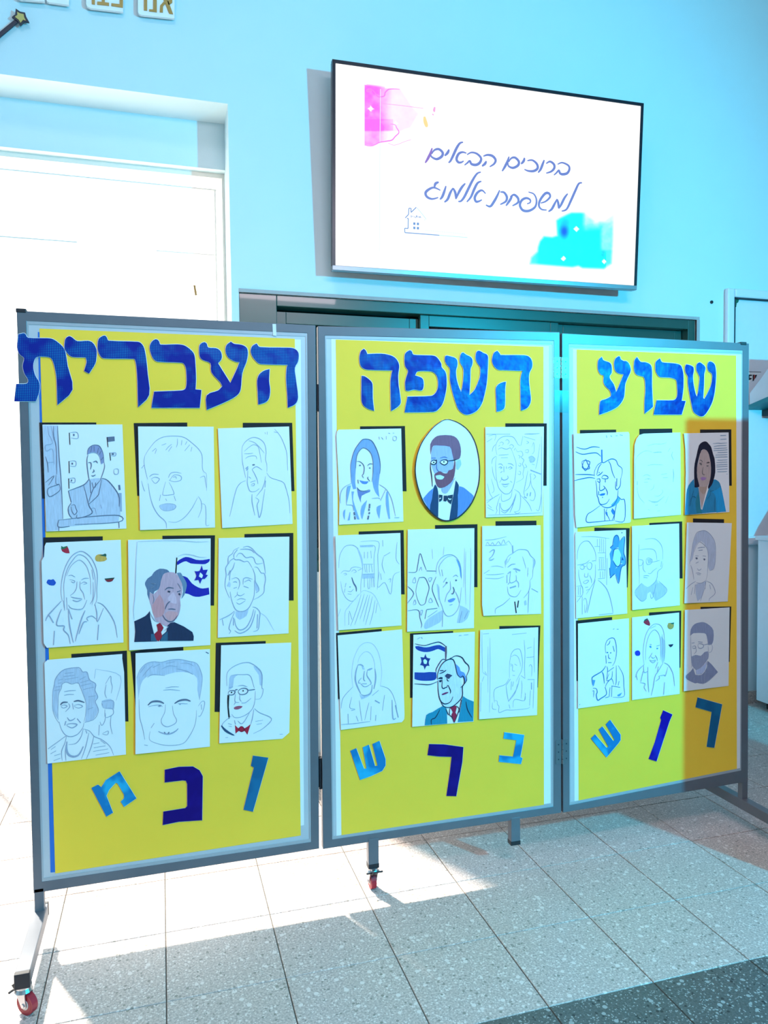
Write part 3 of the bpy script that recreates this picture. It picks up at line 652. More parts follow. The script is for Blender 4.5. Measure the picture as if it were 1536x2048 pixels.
LET = [
 (20, 650, 5.12, FOIL, 'tav', 'hanging over the frame edge', ['85,95 150,85 185,130 380,135 440,145 500,185 545,230 570,290 590,420 640,660 485,820 480,600 470,490 440,370 400,328 280,325 245,370 238,440 260,520 300,590 300,680 265,780 45,780 65,605 170,600 185,560 150,500 130,420 145,340 100,300 75,230']),
 (20, 650, 5.12, FOIL, 'yod', 'the short letter next to the tav', ['560,190 570,140 605,115 640,130 690,165 800,162 850,185 885,250 885,330 870,400 810,495 760,470 785,380 775,330 640,325 590,290 560,240']),
 (20, 650, 5.12, FOIL, 'resh', 'between the yod and the bet of the longest headline', ['900,180 915,135 965,108 990,125 1010,160 1310,172 1350,195 1375,240 1395,350 1410,500 1425,715 1312,842 1305,560 1295,420 1285,370 1270,345 960,340 920,305 900,250']),
 (290, 650, 4.655, FOIL, 'bet', 'in the middle of the longest headline', ['45,215 60,160 100,132 130,150 145,182 300,180 370,192 430,235 460,280 470,380 475,500 470,600 525,605 510,770 60,770 85,620 330,610 375,595 388,540 385,430 375,380 345,350 120,340 70,300']),
 (290, 650, 4.655, FOIL, 'ayin', 'between bet and he of the longest headline', ['505,215 515,180 550,160 575,175 590,210 660,215 700,240 715,280 710,320 680,355 720,420 795,540 860,400 880,345 840,338 780,305 752,250 758,190 800,155 830,175 900,185 945,210 958,260 945,340 905,450 890,600 850,660 740,720 575,790 575,655 680,610 720,570 700,530 620,440 610,355 540,325 510,290']),
 (290, 650, 4.655, FOIL, 'he', 'that opens the longest headline', ['985,240 1000,195 1040,172 1070,205 1350,212 1400,225 1430,265 1425,340 1395,400 1405,500 1425,670 1400,735 1330,770 1325,640 1315,500 1320,400 1330,370 1080,362 1040,340 1000,290', '1160,410 1155,520 1165,600 1155,680 1120,720 1055,740 1050,620 1045,520 1065,460 1110,425']),
 (700, 680, 7.68, FOIL, 'he', 'with a peeling tip beside the pe', ['150,240 170,170 215,135 245,165 265,215 480,210 620,235 700,280 745,350 755,420 740,540 745,680 765,820 778,965 720,1035 632,1090 628,900 625,640 640,520 655,465 280,455 200,430 160,380 148,300', '180,550 230,560 310,620 345,680 350,900 370,1085 270,1050 200,990 178,900']),
 (700, 680, 7.68, FOIL, 'pe', 'above the oval portrait', ['840,300 850,210 910,160 950,175 975,225 1160,235 1280,240 1340,270 1400,360 1410,420 1470,500 1485,650 1470,800 1430,960 1370,1050 1290,1100 840,1110 885,870 1240,860 1310,820 1350,740 1355,640 1335,550 1280,490 1200,475 1040,480 1000,545 1100,580 1130,640 1125,740 1090,775 985,760 900,780 855,770 850,640 890,500 890,460 850,400']),
 (880, 680, 7.68, FOIL, 'shin', 'between the pe and a he', ['80,260 100,240 150,250 230,275 265,320 265,400 245,470 255,600 290,720 325,800 345,720 360,600 365,470 350,410 310,340 310,260 330,205 360,195 400,225 470,260 500,310 495,380 470,440 465,600 450,850 530,770 590,640 620,540 620,420 575,350 550,280 560,190 600,165 660,195 730,235 738,330 730,500 715,680 680,850 640,980 570,1080 470,1135 380,1140 290,1070 240,950 190,780 155,600 155,440 110,380 80,320']),
 (880, 680, 7.68, FOIL, 'he', 'next to the shin, near the steel hinge', ['805,280 830,200 880,165 915,205 930,230 1200,232 1330,240 1395,285 1418,360 1410,430 1375,500 1365,620 1380,760 1395,920 1360,1020 1300,1065 1245,1080 1240,800 1240,600 1270,470 1000,460 900,455 840,410 805,340', '1012,640 1000,760 1000,900 990,1040 930,1085 870,1100 865,900 860,750 890,690 950,655']),
 (1185, 700, 10.971, FOIL, 'ayin', 'that ends the headline above the turquoise-dressed woman', ['120,330 135,220 205,150 240,225 320,255 390,290 420,360 420,500 375,570 390,640 470,760 520,925 560,850 640,650 690,530 600,515 530,480 490,410 480,280 510,190 570,140 605,150 620,200 680,240 740,245 800,300 835,400 830,480 780,590 720,740 705,900 690,1030 640,1140 540,1250 370,1340 150,1420 175,1130 290,1080 400,1020 410,960 380,880 290,790 245,700 250,560 180,530 130,440']),
 (1185, 700, 10.971, FOIL, 'vav', 'between ayin and bet', ['915,320 930,220 980,155 1020,220 1070,265 1160,270 1250,305 1295,370 1305,500 1305,800 1325,1200 1320,1250 1145,1395 1150,1100 1165,900 1160,700 1140,610 1100,575 1000,550 940,500 915,400']),
 (1300, 700, 10.24, FOIL, 'bet', 'between vav and shin', ['115,330 125,240 205,170 250,250 400,265 540,280 620,310 660,380 685,520 685,750 670,900 650,1040 730,1045 650,1320 75,1320 140,1030 470,1030 540,990 565,900 560,750 550,640 520,595 400,560 210,550 150,490 120,420']),
 (1300, 700, 10.24, FOIL, 'shin', 'above the woman in turquoise', ['725,340 745,295 800,305 870,335 895,370 895,440 880,520 890,680 930,880 960,960 985,880 1010,700 1020,560 990,480 955,400 960,300 1010,255 1050,270 1120,330 1135,390 1110,500 1105,700 1090,990 1120,1000 1200,850 1260,700 1280,540 1260,470 1205,430 1180,350 1190,270 1230,235 1290,260 1330,310 1350,420 1350,600 1325,850 1280,1050 1200,1220 1110,1340 1040,1355 960,1320 890,1250 850,1080 815,900 780,680 780,550 740,470 725,420']),
 (170, 1490, 3.84, GLIT, 'mem', 'tilted, glittery blue', ['50,330 100,305 125,325 160,270 265,203 395,410 300,475 275,435 300,410 300,380 250,295 235,290 185,345 165,390 215,520 165,550']),
 (170, 1490, 3.84, NAVY, 'kaf', 'big, navy, below the smiling man sketch', ['613,190 720,168 830,165 880,195 905,240 900,578 720,590 597,615 602,512 770,485 785,470 785,300 775,275 750,272 612,288']),
 (170, 1490, 3.84, TEALP, 'vav', 'leaning, teal, below the red bow tie drawing', ['1290,82 1408,98 1290,512 1218,497 1275,260 1298,172 1275,160']),
 (680, 1440, 3.84, GLIT, 'shin', 'glittery blue, beside the navy resh', ['80,237 125,217 185,375 205,372 175,210 222,190 270,355 290,350 250,185 303,160 350,300 350,350 325,390 240,430 155,460']),
 (680, 1440, 3.84, NAVY, 'resh', 'big, navy, below the man in teal jacket', ['685,185 800,188 948,208 940,320 893,585 818,583 845,400 858,283 760,280 673,270']),
 (680, 1440, 3.84, GLIT, 'bet', 'small, glittery blue, beside the navy resh', ['1262,95 1415,115 1405,180 1385,285 1402,292 1390,338 1220,320 1225,272 1330,282 1355,155 1255,142']),
 (1160, 1380, 4.8, GLIT, 'shin', 'tipped diagonally beside the slanting royal blue vav', ['105,465 145,427 255,555 275,545 180,380 215,350 320,490 335,480 248,330 290,287 390,430 390,480 370,510 255,648']),
 (1160, 1380, 4.8, ROYAL, 'vav', 'slanting, royal blue, below the fruit sticker sketch', ['800,195 888,235 860,300 735,685 660,662 720,500 780,290 772,265']),
 (1160, 1380, 4.8, TEALP, 'resh', 'teal, below the bearded man sketch', ['1130,72 1365,138 1345,250 1290,555 1217,545 1245,350 1265,210 1110,165']),
]
for x0, y0, s_, mt, nm, where, polys in LET:
    head = mt is FOIL
    lab = ('blue holographic foil Hebrew letter %s %s' if head else 'cut-out Hebrew letter %s, %s') % (nm, where)
    allp = [(x0 + x / s_, y0 + y / s_) for q in polys for x, y in pts(q)]
    cx = sum(p[0] for p in allp) / len(allp); by = max(p[1] for p in allp)
    rt = root('letter_cutout', lab, 'letter', tuple(B(cx, by, .002)), 'foil headline letters' if head else 'loose letters along the foot of the posters')
    for q in polys:
        pp = [(x0 + x / s_, y0 + y / s_) for x, y in pts(q)]
        if head: pp = smooth_poly(pp, 3)
        base = .0012 if head else .0004
        k = MB(); k.prism([B(*p, base + .0012) for p in pp], (0, .0012, 0)); k.build('letter_face', mt, rt)
        # pale paper rim left round the foil
        c = np.mean(np.array(pp), axis=0)
        q2 = []
        n = len(pp); area = sum(pp[i][0] * pp[(i + 1) % n][1] - pp[(i + 1) % n][0] * pp[i][1] for i in range(n)); sg = 1 if area > 0 else -1
        for i in range(n):
            a_ = np.array(pp[i - 1]); d_ = np.array(pp[(i + 1) % n]); t_ = d_ - a_; l_ = np.linalg.norm(t_) + 1e-9
            nr = np.array([t_[1], -t_[0]]) / l_ * sg; q2.append(tuple(np.array(pp[i]) + nr * (1.0 if head else .6)))
        k = MB(); k.prism([B(*p, base) for p in q2], (0, .0006, 0)); k.build('letter_rim', CORE, rt)

# ------------------------------------------------------------------ drawings: outline of paper (P), card behind (K), coloured areas (F), pencil or ink strokes (L)
DRAW = """
@ 75 840 8.084 pencil drawing of a man reading a paper at a desk among small flags
P 80,75 1372,72 1437,1755 140,1802
K 30,40 950,40 1000,1270 78,1270
F curtain a 85,85 330,90 345,500 380,900 410,1600 335,1620 340,1780 140,1800
F coat a 500,1145 745,1050 830,960 1040,940 1150,980 1310,1210 1340,1540 700,1590 560,1590 500,1480 545,1340
F hair 9095bd 805,560 820,470 880,415 950,405 1010,430 1060,540 1075,680 1030,715 1000,590 950,535 880,530
F desk a 340,1620 880,1560 1320,1545 1310,1650 350,1730
L 1.3 c 325,95 335,300 350,600 375,880 395,1200 410,1600
L 1.1 c 262,100 265,260 300,430 310,700 310,880
L 1.0 b 220,100 250,220 260,330
L 1.0 b 165,100 185,240 215,280 240,380 130,410 145,500 240,470 265,640 270,720
L 1.1 c 130,590 160,700 175,850
L 1.0 b 170,690 265,680
L 1.0 c 130,1010 270,900 180,1055
L 1.1 c 300,890 300,1030 350,1040 170,1110 195,1240 350,1150 365,1080 350,1040
L 1.4 c 818,560 800,640 805,760 830,940 850,990
L 1.2 c 805,560 820,470 880,415 950,405 1010,430 1060,540 1075,680
L 1.2 c 1075,680 1085,760 1050,880 1010,980
L 1.0 b 820,545 860,530 920,525 970,545 1005,600 1030,715
L 1.0 c 880,430 860,520 | 915,425 915,510 | 985,450 970,540 | 1030,500 1000,560 | 1065,600 1025,650
L 1.6 c 820,690 860,690 870,740 855,800 | 900,680 950,665 970,700 | 905,800 915,830 885,850 | 870,900 900,905 940,885
L 1.4 c 500,1145 745,1050 830,960 | 500,1145 545,1330 | 545,1340 500,1420 510,1520 560,1590
L 1.4 c 745,1050 790,1220 830,1380 880,1510 650,1590 640,1530
L 1.2 c 1035,960 1000,1150 970,1230 830,1360 | 850,980 860,1180 | 1010,980 900,1120 830,1320 | 880,1010 905,1100 | 940,1010 935,1090
L 1.6 c 1040,940 1150,990 1310,1210 1320,1400
L 1.1 c 545,1380 600,1370 620,1430 640,1480 600,1530 560,1480 545,1400
L 1.0 b 870,1430 930,1430 950,1530 | 1020,1370 1040,1430
L 1.4 c 340,1620 340,1730 520,1720 | 340,1620 880,1560 1320,1545 1310,1650 600,1690 | 345,1730 345,1790 | 1315,1650 1320,1745
L 1.4 k 515,205 525,400 | 510,665 515,860 | 505,945 510,1110 | 1125,280 1140,440 | 1170,530 1182,655
L 1.1 b 530,205 640,200 655,295 545,290 | 520,665 615,665 615,745 530,745 | 515,945 600,940 600,1010 520,1000 | 1175,530 1265,530 1255,580 1185,575 | 1240,800 1305,795 1300,870 1245,870 1240,800
L 3.4 c 575,240 600,240 | 550,705 575,705 | 540,975 560,980 | 1200,550 1235,550 | 1320,1050 1330,1130
F flag c 1120,275 1245,265 1250,340 1130,355
F chair b 1310,1180 1360,1180 1365,1480 1335,1480
@ 265 840 8.906 faint pencil sketch of a large plain face with a shaded mouth
P 98,115 1445,120 1470,1915 135,1960
K 22,55 975,45 1000,1350 85,1350
L 1.1 b 220,640 300,510 420,370 560,300 760,285 920,310 1050,400 1180,520 1240,640 1245,850 1270,920 1320,980 1320,1260
L 1.0 b 220,640 205,740 225,880 270,1060 | 160,860 210,800 | 160,1080 200,1230 225,1270
L 1.4 b 280,1130 310,1340 370,1540 460,1690 560,1780 600,1840 605,1930
L 1.0 b 640,1810 780,1820 920,1740 1040,1600 1100,1500 1160,1380
L 1.1 b 590,1100 540,1300 560,1340 700,1330 740,1310 700,1200 650,1110
L 1.2 b 300,1010 370,965 470,970 | 330,1050 400,1020 480,1050 410,1130 340,1060
L 1.2 b 640,1030 680,950 770,930 870,950 | 660,1080 740,980 860,1000 860,1070 750,1100 650,1070 | 720,1020 770,1010 780,1050
F mouth a 480,1530 600,1490 730,1500 775,1540 720,1600 560,1615
L 0.9 b 480,1530 600,1490 730,1500 775,1540 720,1600 560,1615 480,1530
L 0.9 b 500,1330 480,1440 | 740,1350 770,1440 | 590,1400 610,1440
L 0.9 b 350,560 420,500 | 400,600 430,520 | 590,540 640,480 700,430 | 640,560 700,470 | 780,490 800,420 800,330 | 870,450 880,360 | 940,440 970,380 | 930,550 1020,440 | 1040,560 1060,480 | 520,450 600,420
L 1.0 b 1200,1030 1280,1000 1300,1100 1320,1220 | 1170,1360 1220,1440 1230,1580 1170,1740 | 1230,1490 1295,1520 1310,1700 1310,1870 1370,1870
@ 430 840 8.906 pencil sketch of an old man with drooping brow and narrow tie
P 52,150 1320,115 1380,1850 130,1925
K 495,50 1375,50 1415,1265 500,1265
L 1.2 b 480,560 490,470 540,390 620,330 700,310 800,340 880,420 910,560 900,700 925,800 925,920
L 1.1 b 480,560 490,750 520,900 545,1030
L 1.0 b 520,560 600,490 690,440 770,480 800,600 830,760 | 600,370 700,400 790,480 880,590 | 520,600 600,600 680,590 | 540,690 600,650 720,640 745,700
F eye c 660,795 700,785 715,805 670,815
L 2.2 b 545,870 590,830 | 560,900 590,860
L 1.4 b 660,880 740,830 840,890 | 660,880 700,950 750,1060 765,1140
L 1.3 b 585,900 580,1020 575,1100 590,1190 630,1270 720,1270 790,1220
L 1.2 b 600,1010 640,1040 | 630,1110 720,1080 | 640,1150 700,1130 690,1170 640,1170
L 1.2 b 900,1000 880,1120 840,1230 800,1280 740,1360
L 1.2 b 545,1080 460,1120 390,1210 340,1380 300,1560 260,1720
L 1.2 b 920,940 1000,1030 1200,1100 1260,1200 1320,1440 1335,1660
L 1.6 b 660,1320 660,1450 680,1560 710,1700 | 720,1380 780,1430 750,1520 770,1650 790,1740 830,1620 850,1480 890,1230 | 900,1080 890,1200
L 1.2 b 1060,160 1160,280 1230,430 1280,600 1295,900
L 0.9 b 890,220 900,250 | 930,210 930,260 | 1050,210 1130,230
@ 75 1065 8.084 pencil portrait of a long-haired woman with four coloured fruit stickers, clipped paper corner
P 140,165 1345,118 1390,1778 150,1865 100,1790 65,460 105,390 115,220
K 95,80 1055,62 1055,900 100,900
L 1.3 b 400,1110 380,940 400,740 450,560 540,400 640,320 740,310 860,400 940,550 970,700 960,900 960,1080 920,1180
L 1.1 b 440,1240 430,1000 430,800 480,600 560,460 660,360 780,400 880,550 930,720 930,960 880,1170
L 1.0 b 470,700 530,560 620,470 700,450 790,540 840,680 860,800 860,1000 | 420,1100 440,1260 | 470,1050 480,1250 | 900,800 900,1050 850,1160 | 880,600 905,760
L 1.3 b 500,1170 540,1220 650,1245 740,1220 800,1090
L 1.1 b 640,790 630,900 590,970 530,1020 | 690,790 690,900 740,980 765,1080 | 520,760 600,780 590,810 540,790 | 700,830 750,800 800,820 740,840 | 500,700 550,690 610,720 | 710,770 760,740 830,740
L 1.6 b 540,1040 620,1060 720,1070 | 570,1090 640,1115 720,1080
L 1.8 b 385,1110 180,1330 130,1430 | 190,1340 260,1460 | 390,1240 350,1330 310,1495 430,1510 425,1580 500,1660 530,1800 | 500,1250 520,1500 580,1780 | 770,1260 700,1430 610,1760 | 800,1440 740,1460 670,1640
L 1.5 b 820,1430 800,1380 880,1350 950,1400 | 930,1160 960,1300 970,1440 1070,1220 | 970,1130 1080,1190 1240,1440 1290,1700 | 990,1490 970,1740 | 275,1590 260,1820 | 500,1230 560,1400
F strawberry b3203a 385,270 430,230 480,220 505,270 520,335 460,335 400,305
F leaf 1f6a4a 385,215 420,235 480,215 470,245 410,270 380,270
F melon d9a850 930,420 950,370 1010,350 1090,370 1125,430 1080,465 960,468
F melon_leaf 1d5a4a 990,370 1060,355 1095,340 1115,360 1110,390 1050,380
F berries 1650b8 145,810 170,760 220,765 260,755 300,810 270,855 190,850
F watermelon 8a2030 1085,745 1245,728 1210,785 1150,800 1110,785
F rind 1d4a3a 1085,745 1245,728 1242,745 1100,765
@ 250 1065 8.084 coloured drawing of a grey-haired man with red tie beside a blue flag
P 50,120 1385,95 1380,1820 68,1905
K 605,52 1455,45 1440,1180 620,1180
F flag_top 0c10a0 845,470 900,430 980,395 1070,410 1150,440 1260,445 1370,425 1365,465 1300,510 1200,510 1060,500 990,465 920,485 845,530
F flag_base 0c10a0 930,700 1010,730 1080,820 1180,885 1260,905 1355,890 1365,1000 1200,1040 1100,1030 1030,995 970,985 990,880 970,780
F flag_pole k 828,405 848,405 832,665 810,665
F hair 647492 330,860 325,810 370,740 430,700 470,640 560,585 680,600 720,640 600,720 570,850 540,920 480,950 460,1000 400,960 395,1100 360,1000 360,930
F hair_side 6c84a0 840,655 900,650 930,700 980,780 1000,860 960,1010 910,1075 940,950 920,820 880,740
F face c9a0b0 600,720 640,660 740,640 830,665 890,760 925,850 920,1000 890,1080 900,1180 870,1330 800,1430 720,1500 660,1515 560,1460 480,1400 420,1180 395,1100 400,970 460,1000 540,920 570,850
F cheek d08f96 440,1180 560,1000 620,1100 640,1260 600,1350 500,1380 450,1300
F chin d59aa0 640,1330 700,1270 850,1290 840,1360 740,1430 680,1400
F nose d9b4c4 780,960 830,1060 835,1150 790,1150 720,1120 690,1060
F coat 12264a 150,1435 330,1350 405,1265 410,1380 470,1640 520,1760 150,1770 165,1600
F coat_side 12264a 690,1500 800,1450 1090,1610 1108,1750 560,1755 600,1660 670,1600
F lapel 2b5a78 420,1640 480,1640 520,1755 420,1755
F lapel_side 2b5a78 600,1680 690,1600 690,1752 580,1755
F tie a0102e 510,1490 565,1460 625,1540 585,1610 600,1680 545,1760 510,1740 475,1640 530,1590
F star 0c10a0 1240,530 1262,605 1340,600 1305,680 1342,690 1290,750 1250,750 1215,830 1190,765 1120,775 1155,700 1125,625 1205,620
F star_hole e6f4ff 1215,645 1260,690 1240,740 1195,710
L 1.0 a 200,150 180,500 165,1000 140,1250 150,1400 | 210,145 600,130 900,130 1150,150 1350,145 | 860,385 950,350 1080,360 1200,395 1320,395
L 1.6 5b5f78 645,930 700,890 790,900 | 840,960 900,940 | 650,1240 680,1160 730,1110 | 700,1240 760,1235 820,1245 | 610,1330 650,1400 720,1440 790,1420 850,1340
L 3.0 33384e 690,950 730,960 | 870,985 890,1010
L 1.2 7d8398 430,820 500,830 | 420,900 470,870 | 450,1010 470,1080 450,1150 | 850,820 880,860 900,910
L 1.0 b 400,1280 430,1340 480,1420 540,1450 | 700,1520 640,1590
@ 430 1060 8.906 pencil portrait of a woman with wavy hair and a bead necklace, plain background
P 65,145 1325,118 1310,1840 50,1918
K 525,72 1395,52 1400,1255 540,1255
L 1.4 b 430,310 340,360 310,420 240,480 230,600 190,680 200,800 185,900 180,1000 210,1100 260,1210
L 1.8 b 500,310 580,290 660,330 740,420 840,500 870,580 890,700 900,780 | 450,345 560,340 650,360 700,410
L 1.5 b 340,500 340,430 400,350 | 380,480 420,420 480,420 550,490 640,480 690,500 720,580 760,605 850,590 | 240,610 270,550 330,510 370,530 440,530 520,565 590,560 660,670 | 700,660 760,670 820,760 880,780 900,880 880,1000 870,1110 800,1180 690,1240
L 1.6 b 350,580 320,680 270,760 260,900 | 230,810 270,720 | 670,680 710,800 720,920 770,1010 780,1080 730,1120
L 1.6 b 270,1100 290,1220 340,1370 400,1440 500,1450 590,1400 650,1300 700,1150 700,900
L 1.3 b 300,870 380,850 430,890 440,970 410,1060 | 320,930 370,920 390,940 | 330,1040 390,1020 | 500,970 510,870 580,850 670,880 | 520,930 600,890 640,920 | 510,1000 600,1030
F ear a 210,1000 250,910 280,960 270,1020
F earlock a 700,930 740,940 785,1040 740,1110 720,1060
F neck a 370,1450 450,1455 560,1420 600,1400 560,1530 440,1600 370,1540
L 1.2 b 400,1100 400,1150 460,1170 530,1130 | 390,1250 460,1220 550,1240 | 380,1290 440,1320 540,1260 | 350,1200 390,1160
L 1.4 b 350,1440 250,1520 80,1600 | 350,1460 290,1600 250,1750 280,1800 250,1850 | 130,1590 150,1700
L 1.8 b 690,1410 650,1560 560,1730 440,1780 370,1700 350,1580 | 720,1430 680,1600 600,1760 450,1840 350,1790 | 330,1560 330,1700
L 1.6 b 670,1370 740,1390 800,1470 790,1600 770,1770 680,1810 | 750,1750 760,1500
L 0.9 a 800,1470 920,1560 1050,1790
@ 80 1295 8.084 pencil portrait of a woman with hatched curls and necklace beside a carved column
P 70,250 120,200 1330,105 1330,180 1360,400 1390,1730 120,1878
K 508,105 1405,50 1430,1195 520,1195
F hair a 250,520 330,400 430,345 600,325 680,390 760,400 800,520 900,590 890,690 935,800 900,880 945,1000 860,1170 730,1210 745,900 700,750 640,590 500,580 380,560 340,640 300,780 290,920 300,1180 215,1020 205,720
L 1.4 b 310,1220 260,1150 210,1020 205,850 210,700 230,620 250,510 330,400 430,345 600,325 650,340 690,395 760,400 800,520 900,590 890,690 935,800 895,880 945,1000 920,1100 860,1170 760,1200 720,1220
L 1.1 b 290,1100 295,900 300,760 345,660 360,590 430,560 510,590 610,570 650,630 700,760 745,900 740,1060 710,1210
L 1.3 b 310,1200 350,1330 420,1420 510,1440 610,1400 690,1300 710,1220 | 700,1310 660,1450 580,1550 460,1570
L 2.6 c 330,930 370,890 450,885 | 545,875 620,860 720,890
L 1.3 b 390,715 480,700 580,695 | 390,775 460,760 550,760 | 340,950 390,930 440,950 380,980 340,950 | 550,940 620,920 690,950 620,980 550,950 | 460,900 480,960 410,1040 | 525,900 540,1000
L 1.8 b 440,1130 480,1180 530,1170 570,1140 | 430,1255 500,1230 600,1245 520,1300 430,1255 | 600,1150 660,1220 | 400,1260 420,1190
L 1.2 b 420,1430 130,1640 | 430,1430 400,1550 350,1680 360,1830 | 420,1570 410,1700 420,1830 | 710,1320 800,1350 880,1440 1000,1490 1130,1600 1190,1740
L 3.4 b 435,1520 430,1640 460,1730 540,1765 630,1730 700,1600
L 1.3 b 790,1380 740,1600 670,1800 | 870,1430 830,1600 750,1800 | 740,1340 760,1390
L 1.0 b 180,1650 250,1600 | 170,1720 260,1670 | 220,1830 330,1790 | 230,1750 330,1720 | 860,1560 960,1540 | 870,1620 1060,1590 | 860,1680 1100,1640 | 900,1740 1120,1700 | 980,1500 1060,1560
L 1.0 b 300,530 370,510 | 290,580 350,570 | 250,640 330,630 | 230,700 320,680 | 400,420 540,400 | 380,470 560,450 | 400,520 620,480 | 640,520 740,470 | 650,570 790,530 | 660,620 830,580 | 700,680 870,640 | 780,800 900,780 | 770,1000 860,970
L 0.9 a 900,350 1300,460 1230,860 | 900,350 880,500
L 1.1 b 1060,590 1140,460 1150,560 1170,640 1150,740 | 1070,600 1050,740 1080,820 | 1000,880 1180,860 1190,1000 | 1010,940 1000,900 | 1050,980 1170,990 1180,1080 1060,1130 1050,1000 | 970,1200 1000,1260 1050,1180 1060,1060 | 1150,1100 1140,1250 1170,1400 | 960,1250 950,1420 | 1010,1390 1100,1350 1090,1410 1010,1400
F shading_column a 1000,860 1140,830 1190,900 1180,1000 1050,990 1000,950
@ 250 1280 8.533 pencil sketch of a smiling man's full face with short hair and dark brows
P 180,225 1450,155 1448,1820 178,1950
K 95,195 995,68 1010,1300 190,1300
F hair a 200,650 250,520 350,410 480,370 620,380 760,345 920,330 1080,360 1220,400 1290,520 1320,680 1270,1020 1235,850 1230,650 1100,560 860,550 680,600 480,600 350,640 270,760 230,1000 215,800
L 1.1 b 200,650 250,520 350,410 480,370 620,380 760,345 920,330 1080,360 1220,400 1290,520 1320,680 1270,1020
L 1.0 b 260,560 340,450 | 300,620 400,500 480,430 | 380,640 480,590 680,610 | 480,470 600,410 | 620,500 760,440 900,460 | 880,490 1050,530 1160,590 | 940,400 1080,400 1180,450 | 700,400 850,370
L 3.2 c 390,1115 450,1060 530,1045 610,1055 665,1085 | 845,1085 930,1035 1040,1020 1120,1045
L 1.1 b 650,860 780,845 940,865 | 690,820 800,800 920,800 | 400,1140 480,1120 600,1110 640,1140 | 560,1130 610,1130 | 900,1090 960,1085 1070,1090
F pupil c 570,1120 610,1110 615,1135 575,1142
F pupil_far b 920,1085 950,1080 955,1105 925,1105
L 1.2 b 690,1100 680,1230 620,1360 640,1440 710,1480 780,1465 860,1420 880,1360 830,1260 810,1120
L 1.0 b 445,1500 500,1420 | 430,1560 420,1700 560,1770 750,1800 980,1770 1100,1640 1200,1430 1220,1200
L 2.4 b 570,1560 640,1590 720,1605 800,1590 870,1550 910,1510
L 1.8 c 670,1570 690,1600 | 730,1600 755,1570
L 1.0 b 1250,1130 1310,1050 1360,1060 1340,1180 1290,1290 1250,1300 | 1300,1100 1310,1190 | 330,1790 390,1800 | 240,1010 250,1300 300,1500 340,1700
L 1.6 c 1380,205 1430,230
@ 425 1275 9.309 pencil drawing of a man with pince-nez glasses and a red bow tie
P 160,145 1465,95 1430,1770 1300,1885 125,1970
K 62,100 990,65 1000,1385 40,1385
F hair_shade a 760,530 850,560 920,650 920,900 880,880 860,700 790,600
F temple_shade a 330,720 480,690 400,760 380,920 300,980 310,830
L 1.3 b 270,900 270,680 350,570 500,490 640,465 740,490 860,580 925,700 920,930 945,960 930,1060 880,1140 800,1150
L 1.1 b 340,710 450,690 580,690 660,690 720,740 760,880 780,940 | 800,1000 780,1240 700,1380 560,1470 420,1490 360,1430
L 1.8 c 290,1040 320,995 400,990 420,1020 390,1060 330,1070 290,1050 | 480,1010 520,960 600,945 655,970 650,1020 600,1055 520,1060 480,1010 | 420,990 440,970 470,970 | 665,985 790,965
L 2.6 k 355,1010 355,1035 | 570,980 570,1005
F ribbon k 278,1070 315,1075 305,1300 325,1490 300,1520 285,1400 272,1200
F mouth a8506a 395,1310 430,1285 500,1272 560,1280 540,1310 470,1340 410,1335
L 1.2 b 430,1050 420,1190 500,1210 | 510,1060 510,1150 540,1190 | 540,1220 620,1210 720,1130 | 400,1250 430,1210 | 480,900 560,890 650,920 | 310,930 380,920
L 1.3 b 780,1320 880,1400 1100,1510 960,1680 760,1790 | 350,1460 180,1620 260,1720 420,1830 | 410,1540 430,1620 | 770,1340 740,1520 710,1620 | 690,1400 560,1600 470,1550
L 3.4 274a6e 165,1640 230,1720 300,1770 400,1820
F bow_tie b00c34 418,1630 480,1690 540,1650 600,1690 712,1612 650,1810 600,1740 540,1760 490,1740 430,1790
L 1.2 7a0826 480,1690 490,1740 | 600,1690 600,1740 | 510,1670 540,1655 575,1675 580,1730 545,1755 505,1735 510,1670
L 0.9 b 290,1600 360,1620 | 300,1650 360,1660 | 800,1560 940,1540 | 820,1620 920,1600 | 240,1865 290,1860 | 1250,1800 1310,1800
@ 660 840 9.306 shaded pencil portrait of a smiling long-haired woman in an open collar jacket
P 160,180 1325,158 1365,1890 170,1950 175,1500 120,290 135,210
K 560,118 1395,112 1425,1325 580,1325
F hair 7f9fd0 400,1170 385,900 400,760 460,560 570,400 640,355 770,380 860,520 920,700 940,850 920,1050 900,1250 920,1440 840,1340 790,1150 800,800 750,600 640,520 560,560 500,680 480,900 470,1150 490,1280 430,1290
F neck 6f7fb8 500,1250 560,1320 640,1330 750,1300 740,1340 590,1410 575,1540 520,1400
L 1.2 c 400,1170 385,900 400,760 460,560 570,400 640,355 770,380 860,520 920,700 940,850 930,1000
L 1.1 c 480,900 500,680 560,560 640,520 750,600 800,760 800,1000 780,1150 | 500,1250 560,1310 650,1320 740,1290
L 2.4 c 545,840 575,845 | 730,890 755,895
L 1.4 c 500,770 560,775 620,830 640,900 625,1000 600,1030 630,1080 | 700,850 740,815 800,820 | 720,1060 700,1080 745,1140 | 520,1110 530,1180
F mouth 5b86cc 545,1120 640,1140 720,1140 680,1190 600,1185
L 1.2 b 400,1180 280,1240 210,1330 190,1450 200,1550 | 310,1580 420,1590 440,1690 | 330,1250 310,1400 310,1580 | 780,1460 900,1450 930,1470 | 920,1200 1050,1290 1140,1450 1190,1640 1220,1790 | 940,1500 1040,1290 | 1200,1820 1290,1815
F fold 86a8dc 320,1240 390,1220 350,1400 315,1540 300,1400
F fold 86a8dc 400,1330 450,1330 430,1480 500,1700 550,1850 500,1840 430,1600
F fold 86a8dc 690,1490 590,1600 570,1750 600,1850 640,1700
F fold 86a8dc 870,1620 950,1580 920,1840 880,1740
